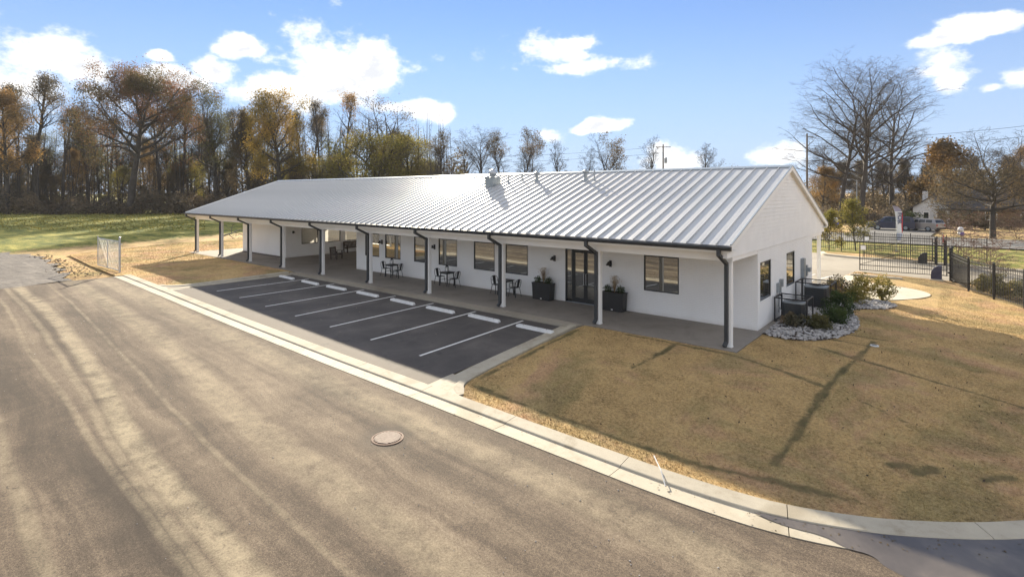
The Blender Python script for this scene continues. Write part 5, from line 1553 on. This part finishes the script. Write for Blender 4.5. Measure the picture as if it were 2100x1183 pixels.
def make_tree(name, label, seed, H, R, leaf=None, per=3, lsize=.3, lspread=.45, keep=1.0, bark='bark_dark', loc=(0, 0, 0), rz=0.0, group=None, extra=None, **kw):
    t = thing(name, label, 'tree', loc, rz, group)
    if 'r0' in kw: kw['r0'] *= SCL
    R *= SCL; lsize *= 1 + .55 * (SCL - 1); lspread *= SCL
    br, tips = skeleton(seed, H, R, **kw)
    tm_ = tubes(br); tm_.materials.append(MATS[bark])
    tr = bpy.data.objects.new('trunk', tm_); col.objects.link(tr); tr.parent = t
    if leaf:
        V, Fq = leaves_at(np.random.default_rng(seed), tips, per, lsize, lspread, keep)
        link('crown', np_mesh('crown', V, Fq), leaf, t)
    if extra:
        lf, fr, per2 = extra                                       # ivy or second foliage on the lower limbs
        lo = [(p, l) for p, l in tips if p.z < H * fr]
        if lo:
            V, Fq = leaves_at(np.random.default_rng(seed + 1), lo, per2, lsize, lspread)
            link('lower_crown', np_mesh('lower_crown', V, Fq), lf, t)
    return t


def top_h(py, D, z0): return CAM[2] + (HY - py) * D / F_PX - z0


# left wood, unique trees first: (px, depth, top py)
KW = 1.40                                                          # the left wood stands well back across the field
SCL = 1.0
def place(px, D, py):
    global SCL
    SCL = KW if px < 950 else 1.0
    p = at(px, D * SCL); return p, top_h(py, D * SCL, p[2])
p, h = place(268, 86, 134); make_tree('oak_tree', 'broad red-brown oak with domed crown, largest tree of the left wood', 3, h, 10.6, 'leaf_red', 10, .24, .50, .95, loc=p, rz=.7, cb=.40, limbs=19, sub=(7, 5, 3), top=.78, ang=(8, 62), shape='round', r0=.62, up=(.06, .08, .05))
p, h = place(573, 84, 186); make_tree('gold_tree', 'tree with golden yellow crown rising behind the far end of the roof', 5, h, 5.0, 'leaf_gold', 6, .24, .50, .85, loc=p, rz=2.2, cb=.26, limbs=19, sub=(6, 5, 3), top=.72, ang=(26, 74), shape='vase', r0=.46)
p, h = place(762, 86, 186); make_tree('spreading_tree', 'spreading half-bare tree with wide crooked limbs behind the roof', 8, h, 9.8, 'leaf_brown', 2, .28, .5, .30, loc=p, rz=.4, cb=.14, limbs=16, sub=(8, 6, 4), top=.58, ang=(18, 66), shape='vase', wig=.17, r0=.75, extra=('leaf_yellowgreen', .62, 4))
p, h = place(76, 90, 137); make_tree('slim_tree', 'tall slender tree with a thin leafy top at the far left', 11, h, 3.8, 'leaf_brown', 2, .26, .5, .45, loc=p, cb=.52, limbs=13, sub=(6, 5, 4), top=.86, ang=(35, 72), shape='round', r0=.40, group='tall trees of the left wood')
slim = [o for o in col.objects if o.name.startswith('slim_tree')][0]
p, h = place(14, 86, 188); rust = make_tree('rust_tree', 'orange-leaved tree at the left edge of the picture', 14, h, 4.6, 'leaf_rust', 5, .25, .5, .8, loc=p, cb=.24, limbs=15, sub=(6, 5, 3), top=.84, ang=(25, 70), r0=.34)
p, h = place(446, 88, 184); olive = make_tree('dark_tree', 'dark olive half-bare tree between the oak and the golden tree', 17, h, 4.7, 'leaf_olive', 3, .22, .5, .6, loc=p, cb=.32, limbs=16, sub=(6, 5, 4), top=.84, ang=(32, 74), shape='vase', r0=.42)
p, h = place(516, 90, 232); brown = make_tree('brown_tree', 'dense dark brown tree just left of the golden tree', 19, h, 3.6, 'leaf_brown', 6, .26, .5, .85, loc=p, cb=.18, limbs=16, sub=(6, 5, 3), top=.86, ang=(20, 72), r0=.36)
p, h = place(838, 90, 268); yg = make_tree('yellow_green_tree', 'low yellow-brown tree behind the middle of the roof', 23, h, 4.2, 'leaf_yellowgreen', 4, .21, .5, .55, loc=p, cb=.14, limbs=15, sub=(6, 5, 4), top=.8, ang=(25, 72), wig=.14, r0=.34)
p, h = place(706, 94, 190); make_tree('reddish_tree', 'thin reddish half-bare tree left of the spreading tree', 27, h, 3.5, 'leaf_rust', 1, .28, .4, .5, loc=p, cb=.42, limbs=13, sub=(6, 5, 4), top=.86, ang=(40, 78), r0=.30)
p, h = place(1000, 96, 250); bareA = make_tree('bare_tree', 'many-stemmed bare tree behind the roof vents', 29, h, 5.2, None, loc=p, cb=.08, limbs=20, sub=(7, 6, 4), top=.78, ang=(48, 82), shape='vase', wig=.12, r0=.30, bark='bark_dark')
p, h = place(1066, 96, 262); half = make_tree('half_bare_tree', 'half-bare tree with brown leaves right of the turbine vent', 31, h, 3.9, 'leaf_brown', 2, .20, .30, .35, loc=p, cb=.10, limbs=17, sub=(7, 5, 4), top=.72, ang=(38, 80), shape='vase', wig=.13, r0=.26)
p, h = place(1266, 94, 266); make_tree('dull_tree', 'rounded dull brown tree left of the pole with the transformer', 33, h, 4.4, 'leaf_brown', 2, .22, .34, .62, loc=p, cb=.10, limbs=18, sub=(7, 5, 4), top=.70, ang=(36, 80), shape='vase', wig=.12, r0=.30)
p, h = place(1166, 98, 280); bareB = make_tree('bare_tree', 'thin bare tree standing left of the rounded brown one', 35, h, 3.3, None, loc=p, cb=.18, limbs=17, sub=(7, 6, 4), top=.76, ang=(38, 80), shape='vase', r0=.22)
copy_tree(bareB, at(1206, 100), 1.9, .88, 'small leaning bare tree between two taller ones behind the ridge')
p, h = place(1312, 96, 276); copy_tree(bareB, p, 2.8, 1.0, 'slim bare tree touching the right side of the rounded brown one')
p, h = place(1456, 98, 290); make_tree('bare_tree', 'small bare tree showing above the ridge near the roof end', 37, h, 3.6, None, loc=p, cb=.2, limbs=17, sub=(7, 6, 4), top=.84, ang=(30, 76), r0=.24)
copy_tree(bareA, at(950, 104), 2.6, .92, 'bare tree at the left of the many-stemmed one behind the roof')
copy_tree(bareA, at(1085, 106), 5.0, .86, 'bare tree right of the many-stemmed one behind the vents')
copy_tree(bareA, at(905, 108), .4, .80, 'lower bare tree beyond the yellow-brown one')
copy_tree(half, at(1034, 104), 4.0, 1.02, 'half-bare tree between the many-stemmed one and the vents')
copy_tree(half, at(905, 104), 2.0, 1.05, 'slight half-bare tree beyond the yellow-brown one')

NTH = ORD + ['ninth', 'tenth', 'eleventh', 'twelfth', 'thirteenth', 'fourteenth']
# rank and file of the left wood
def rank(src, spots, label, group):
    for k, (px, D, s_) in enumerate(sorted(spots)):
        copy_tree(src, at(px, D * KW), (k * 2.17 + px * .01) % 6.28, (s_ * (1 + .1 * math.sin(k * 3)), s_ * (1 + .1 * math.cos(k * 2)), s_), f'{label}, {NTH[k]} from the left', group)
rank(slim, [(2, 96, .98), (128, 97, .80), (44, 104, .82), (182, 100, .80), (222, 98, .72), (330, 97, .80), (372, 93, .86), (410, 99, .76), (480, 98, .78), (545, 100, .72), (618, 97, .76), (660, 95, .84), (640, 104, .78), (800, 104, .66)], 'tall slender sparse-leaved tree of the left wood', 'slender trees of the left wood')
rank(olive, [(110, 103, .74), (205, 104, .72), (150, 106, .8), (530, 106, .66), (345, 103, .78), (395, 106, .80), (590, 105, .70), (680, 102, .72), (245, 106, .70)], 'dark olive half-bare tree back in the left wood', 'olive trees of the left wood')
rank(rust, [(-30, 96, 1.0), (150, 99, .58), (315, 101, .66)], 'orange-brown tree behind trunks of the left wood', 'orange trees of the left wood')
rank(brown, [(60, 108, .9), (165, 109, .95), (300, 110, .9), (430, 110, .85), (20, 101, .72), (100, 92, .48), (360, 92, .5), (470, 93, .55), (610, 92, .55), (690, 96, .6), (870, 98, .55)], 'dense brown understorey tree of the left wood', 'understorey trees of the left wood')
rank(yg, [(640, 90, .72), (700, 90, .78), (390, 95, .75), (240, 94, .6), (790, 94, .8), (880, 100, .72), (580, 94, .6), (950, 100, .55)], 'low yellow-green tree under the left wood', 'yellow-green trees of the left wood')

# right-hand bare trees
mk = dict(bark='bark_grey', loc=None)
p, h = place(1722, 96, 112); R1 = make_tree('bare_tree', 'tall leaning bare tree, leftmost of the big group at the right', 41, h, 11.5, None, loc=p, rz=2.5, cb=.30, limbs=17, sub=(8, 6, 5), top=.80, ang=(36, 76), shape='vase', wig=.09, r0=.42, lean=-.06, bark='bark_grey')
p, h = place(1764, 93, 100); make_tree('bare_tree', 'tallest bare tree in the middle of the big right-hand group', 43, h, 9.8, None, loc=p, rz=.9, cb=.30, limbs=18, sub=(8, 6, 5), top=.80, ang=(38, 77), shape='vase', wig=.09, r0=.50, bark='bark_grey')
p, h = place(1826, 100, 132); make_tree('bare_tree', 'broad bare tree, rightmost of the big group', 47, h, 9.6, None, loc=p, rz=4.0, cb=.24, limbs=17, sub=(8, 6, 5), top=.76, ang=(32, 75), shape='vase', wig=.12, r0=.44, bark='bark_grey')
p, h = place(1792, 110, 170); copy_tree(R1, p, 4.4, .74, 'slimmer bare tree standing behind the big right-hand group')
p, h = place(1702, 112, 250); copy_tree(bareA, p, 1.0, .95, 'low bare tree behind the wooden pole')
p = at(1902, 97); t = thing('snag', 'broken leafless trunk with splayed stubs left of the orange-brown tree', 'tree', p)
br, _ = skeleton(51, 11.5, 1.5, cb=.75, limbs=5, sub=(2, 1, 1), top=.9, ang=(50, 80), r0=.35); tm_ = tubes(br); tm_.materials.append(MATS['bark_grey']); o_ = bpy.data.objects.new('trunk', tm_); col.objects.link(o_); o_.parent = t
p, h = place(1946, 92, 292); make_tree('orange_brown_tree', 'rounded orange-brown tree behind the white house', 53, h, 4.9, 'leaf_rust', 3, .40, .5, .95, loc=p, cb=.16, limbs=16, sub=(6, 5, 3), top=.84, ang=(15, 72), r0=.34)
p, h = place(2036, 60, 252); make_tree('dark_spreading_tree', 'dark spreading tree with bare upper limbs at the far right', 57, h, 6.2, None, loc=p, rz=1.2, cb=.30, limbs=20, sub=(8, 6, 4), top=.74, ang=(10, 74), shape='vase', wig=.13, r0=.34, bark='bark_dark', extra=('leaf_brown', .62, 2), lsize=.17, lspread=.4)
p, h = place(2112, 84, 330); copy_tree(rust, p, 3.0, h / 22.0, 'golden-orange tree cut off by the right edge')
p, h = place(1688, 100, 372); copy_tree(rust, p, 1.1, (.45, .45, .36), 'low tan-pink tree just right of the gable peak')
for k, (px, D, s_) in enumerate(sorted([(1700, 108, .42), (1722, 116, .5), (1815, 118, .5), (1862, 112, .5), (1900, 108, .45), (1985, 104, .5), (2070, 100, .5), (1760, 122, .52)])):
    copy_tree(brown, at(px, D), k * 1.3, s_, f'low brown tree in the band beyond the road, {NTH[k]} from the left', 'low trees beyond the road')
# young trees by the fence and crepe myrtles
p = at(1755, 47.5); make_tree('young_tree', 'young yellow-green leafy tree beside the rear fence', 61, 4.4, 1.25, 'leaf_yellowgreen', 3, .11, .14, .9, loc=p, cb=.15, limbs=15, sub=(5, 4, 2), top=.9, ang=(35, 75), r0=.06)
p = at(1700, 48); make_tree('young_tree', 'second young yellow-green tree half hidden by the rear column', 62, 3.4, 1.0, 'leaf_yellowgreen', 3, .11, .14, .9, loc=p, cb=.12, limbs=13, sub=(5, 4, 2), top=.9, ang=(35, 75), r0=.05)
for px, D, h_, lb, sd in ((1966, 37.5, 3.3, 'bare reddish many-stemmed small tree just beyond the gate', 63), (2034, 34, 3.0, 'bare reddish many-stemmed small tree beyond the right-hand fence', 64), (2085, 60, 3.6, 'pale bare many-stemmed bush in front of the brick house', 65), (1965, 66, 3.6, 'low tangled reddish bush in front of the low grey house', 66)):
    make_tree('small_bare_tree', lb, sd, h_, h_ * .55, None, loc=at(px, D), cb=.06, limbs=11, sub=(5, 4, 3), top=.62, ang=(58, 80), shape='vase', wig=.10, r0=.035, bark='twig_red', group='bare small trees by the road')
for k, (px, D, lb) in enumerate(((1868, 82, 'dark rounded bush left of the white house'), (1945, 76, 'reddish bush in front of the white house porch'), (1985, 74, 'reddish bush in front of the low grey house'), (2020, 72, 'brown bush left of the dark spreading tree'), (2070, 74, 'brown bush under the brick house windows'), (1495, 96, 'rounded brown bush showing above the ridge'))):
    h_ = 2.1 if k != 5 else 8.6
    shrub('bush', at(px, D), 1.5 if k != 5 else 3.4, h_, ('leaf_green', 'leaf_dull', 'leaf_dull', 'brush', 'brush', 'leaf_brown')[k], lb, 1500, .22, 'bushes beyond the road', 'bush', 80 + k)

# undergrowth at the foot of the wood and the thin far wood: masses nobody could count
def mass(name, pxs, Ds, hs, n, size, m, label, cat, seed, z0=0.0):
    rg = np.random.default_rng(seed)
    px = rg.uniform(*pxs, n); D = rg.uniform(*Ds, n)
    base = CAM[None] + FW[None] * D[:, None] + RT[None] * ((px - CX) / F_PX * D)[:, None]
    lump = .45 + .35 * np.sin(px * .031 + 1.0) * np.sin(px * .0127 + D * .11) + .25 * np.sin(px * .083 + D * .2) * np.sin(D * .3)
    z = S(base[:, 0], base[:, 1]) + z0 + rg.uniform(0, 1, n) ** .8 * hs * np.clip(lump, .12, 1.0)
    P = np.column_stack([base[:, 0], base[:, 1], z])
    V, Fq = leaf_cloud(rg, n, size, lambda r_, k: P)
    return tag(link(name, np_mesh(name, V, Fq), m), label, cat, kind='stuff')
mass('undergrowth', (-60, 720), (117, 134), 7.0, 34000, .50, 'brush', 'dark tangled brush along the foot of the left wood', 'brush', 91)
mass('far_wood', (-80, 960), (150, 172), 21, 42000, .70, 'leaf_brown', 'brown mass of the wood seen between the nearer trunks', 'wood', 92)
mass('undergrowth', (1655, 2160), (98, 116), 9.5, 22000, .36, 'leaf_brown', 'brown brush in the distance beyond the road and houses', 'brush', 93)
mass('undergrowth', (1655, 1890), (88, 96), 4.2, 7000, .30, 'brush', 'brown thicket at the feet of the big bare trees', 'brush', 97)
mass('undergrowth', (830, 1120), (106, 120), 9.5, 9000, .30, 'brush', 'low brown scrub showing just above the middle of the ridge', 'brush', 98)
mass('distant_wood', (700, 2400), (240, 285), 17, 22000, 1.1, 'leaf_brown', 'thin brown line of distant trees along the horizon', 'wood', 99)
mass('weeds', (-40, 420), (70, 117), .45, 5000, .22, 'leaf_yellowgreen', 'tall rough weeds scattered over the left field', 'weeds', 94)
# many thin poles of saplings inside the wood
rg = np.random.default_rng(96); sap = []
for k in range(330):
    px = rg.uniform(-50, 930); D = rg.uniform(124, 160); p = at(px, D); h = rg.uniform(13, 27)
    q = Vector(p); l = Vector((rg.normal(0, .04), rg.normal(0, .04), 1)).normalized()
    r = rg.uniform(.08, .19); sap.append(([q, q + l * h * .5 + Vector((rg.normal(0, .2), rg.normal(0, .2), 0)), q + l * h], [r, r * .7, r * .2], 2))
    for j in range(7):
        s_ = q + l * h * rg.uniform(.35, .95); a = rg.uniform(0, 6.28); L_ = rg.uniform(.8, 2.4)
        sap.append(([s_, s_ + Vector((math.cos(a) * L_ * .7, math.sin(a) * L_ * .7, L_ * .6))], [r * .3, .01], 4))
me = tubes(sap); me.materials.append(MATS['bark_dark'])
o_ = bpy.data.objects.new('saplings', me); col.objects.link(o_); tag(o_, 'thin dark sapling stems crowding inside the left wood', 'saplings', kind='stuff')

# fallen branch and pale pile on the field
br, _ = skeleton(71, 4.5, 1.6, cb=.3, limbs=6, sub=(3, 2, 1), top=.95, ang=(30, 60), r0=.09)
tm_ = tubes(br); tm_.materials.append(MATS['bark_grey']); o_ = bpy.data.objects.new('fallen_branch', tm_); col.objects.link(o_); p = at(455, 58); o_.location = (p[0], p[1], p[2] + .35); o_.rotation_euler = (0, 1.48, 2.0)
tag(o_, 'fallen bare branch lying on the field seen under the far porch corner', 'branch')

# ------------------------------------------------------------------ grass blades on the nearer lawns
def blades(name, poly, n, label, seed, hmin, hmax, dens=None, wid=.008):
    rg = np.random.default_rng(seed); P = np.array(poly)
    x_ = rg.uniform(P[:, 0].min(), P[:, 0].max(), n * 3); y_ = rg.uniform(P[:, 1].min(), P[:, 1].max(), n * 3)
    ok = in_poly(x_, y_, poly) & ~in_poly(x_, y_, ROCK)
    ok &= ~in_poly(x_, y_, [(.3, 12.6), (5, 12.6), (5, 20.5), (.3, 20.5)])
    if dens: ok &= rg.random(len(x_)) < dens(x_, y_)
    x_, y_ = x_[ok][:n], y_[ok][:n]; k = len(x_)
    jt = joint_of(np.column_stack([x_, y_]))
    z_ = lawn_z(x_, y_) - .004
    h_ = rg.uniform(hmin, hmax, k) * (1 - .45 * jt); a = rg.uniform(0, 6.28, k); l = rg.uniform(.2, 1.0, k) * h_; b_ = rg.uniform(0, 6.28, k); w = wid * rg.uniform(.7, 1.5, k)
    A = np.column_stack([x_ - np.cos(a) * w, y_ - np.sin(a) * w, z_]); Bq = np.column_stack([x_ + np.cos(a) * w, y_ + np.sin(a) * w, z_])
    Cq = np.column_stack([x_ + np.cos(b_) * l, y_ + np.sin(b_) * l, z_ + h_])
    V = np.stack([A, Bq, Cq], 1).reshape(-1, 3)
    me = np_mesh(name, V, np.arange(3 * k).reshape(k, 3)); set_attr(me, 'joint', np.repeat(jt, 3)); set_attr(me, 'green', np.zeros(3 * k))
    return tag(link(name, me, 'grass_blade'), label, 'grass', kind='stuff')
blades('grass_blades', LAWN_R, 210000, 'short dormant grass of the right-hand lawn', 101, .012, .036, lambda x, y: np.clip(1.25 - (y + 8) / 26.0, .12, 1) * (x < 9.5))
blades('grass_blades', LAWN_L, 45000, 'short dormant grass of the left-hand lawn', 102, .025, .06, None, .012)

# litter: grit on the street, leaves and twigs in the gutter and puddle
rg = np.random.default_rng(111)
n = 500; x_ = rg.uniform(-28, 6.5, n); y_ = -8.75 - np.abs(rg.normal(0, 3.2, n))
sz = rg.uniform(.005, .012, (n, 1, 1)) * rg.uniform(.6, 1.4, (n, 1, 3))
V = ico[None] * sz + np.stack([x_, y_, S(x_, y_) + .006], -1)[:, None, :]
me = np_mesh('grit', V.reshape(-1, 3), (icf[None] + (np.arange(n) * 12)[:, None, None]).reshape(-1, 3))
tag(link('grit', me, 'stone'), 'loose grit and pebbles scattered on the street', 'grit', kind='stuff')
n = 900; k_ = rg.integers(0, len(KP), n); off = -np.abs(rg.normal(.05, .25, n)) - .03
al = rg.uniform(-.6, .6, n); x_ = KP[k_, 0] + KN[k_, 0] * off + KT[k_, 0] * al; y_ = KP[k_, 1] + KN[k_, 1] * off + KT[k_, 1] * al
keep = (rg.random(n) < np.where(x_ > 2.5, 1.0, .25)); x_, y_ = x_[keep], y_[keep]
P_ = np.column_stack([x_, y_, S(x_, y_) + .022])
V, Fq = leaf_cloud(rg, len(P_), .05, lambda r_, k: P_); c0 = np.repeat(P_[:, 2], 4); V[:, 2] = c0 + (V[:, 2] - c0) * .25
tag(link('leaf_litter', np_mesh('leaf_litter', V, Fq), 'leaf_brown'), 'dead leaves and twigs lying in the gutter and puddle', 'leaves', kind='stuff')
n = 60; x_ = rg.uniform(-25.8, -6.3, n); y_ = rg.uniform(-7, -2.2, n); P_ = np.column_stack([x_, y_, lot_z(x_, y_) + .012])
V, Fq = leaf_cloud(rg, n, .06, lambda r_, k: P_); c0 = np.repeat(P_[:, 2], 4); V[:, 2] = c0 + (V[:, 2] - c0) * .2
tag(link('leaf_litter', np_mesh('leaf_litter', V, Fq), 'dry_straw'), 'few pale dry leaves scattered on the car park', 'leaves', kind='stuff')

# clods along the torn edge of the gravel, leaves and coarse tufts on the lawns
n = 260; E_ = np.array(densify([(-52, -9.0), (-44, -9.3), (-37, -10.0), (-34.6, -9.3), (-41, -8.9), (-47, -8.6)], .2, False)); k_ = rg.integers(0, len(E_), n)
x_ = E_[k_, 0] + rg.normal(0, .35, n); y_ = E_[k_, 1] + rg.normal(0, .38, n)
sz = rg.uniform(.02, .075, (n, 1, 1)) * rg.uniform(.6, 1.4, (n, 1, 3)) * np.array([1.6, 1.0, .42])
V = ico[None] * (1 + rg.uniform(-.3, .3, (n, 12, 1))) * sz + np.stack([x_, y_, S(x_, y_) + .02], -1)[:, None, :]
me = np_mesh('mud_clods', V.reshape(-1, 3), (icf[None] + (np.arange(n) * 12)[:, None, None]).reshape(-1, 3))
tag(link('mud_clods', me, 'soil'), 'dark mud clods along the torn edge of the gravel track', 'mud', kind='stuff')
n = 420; x_ = rg.uniform(-5, 9, n); y_ = rg.uniform(-7.5, 12, n); ok = in_poly(x_, y_, LAWN_R) & ~in_poly(x_, y_, ROCK); x_, y_ = x_[ok], y_[ok]
P_ = np.column_stack([x_, y_, lawn_z(x_, y_) + .03]); V, Fq = leaf_cloud(rg, len(P_), .055, lambda r_, k: P_)
tag(link('leaf_litter', np_mesh('leaf_litter', V, Fq), 'soil'), 'dark dead leaves scattered over the right-hand lawn', 'leaves', kind='stuff')

# thin autumn air
hz = MB().box(-560, 380, -70, 460, -2.5, 46).build('haze', None)
mt = bpy.data.materials.new('haze_air'); mt.use_nodes = True; T = NT(mt.node_tree); T.n.remove(T.n['Principled BSDF'])
pv = T.node('ShaderNodeVolumePrincipled'); pv.inputs['Color'].default_value = (.93, .95, 1, 1); pv.inputs['Density'].default_value = .00016; pv.inputs['Anisotropy'].default_value = 0.0
T.l.new(pv.outputs[0], T.n['Material Output'].inputs['Volume'])
hz.data.materials.append(mt); tag(hz, kind='stuff')
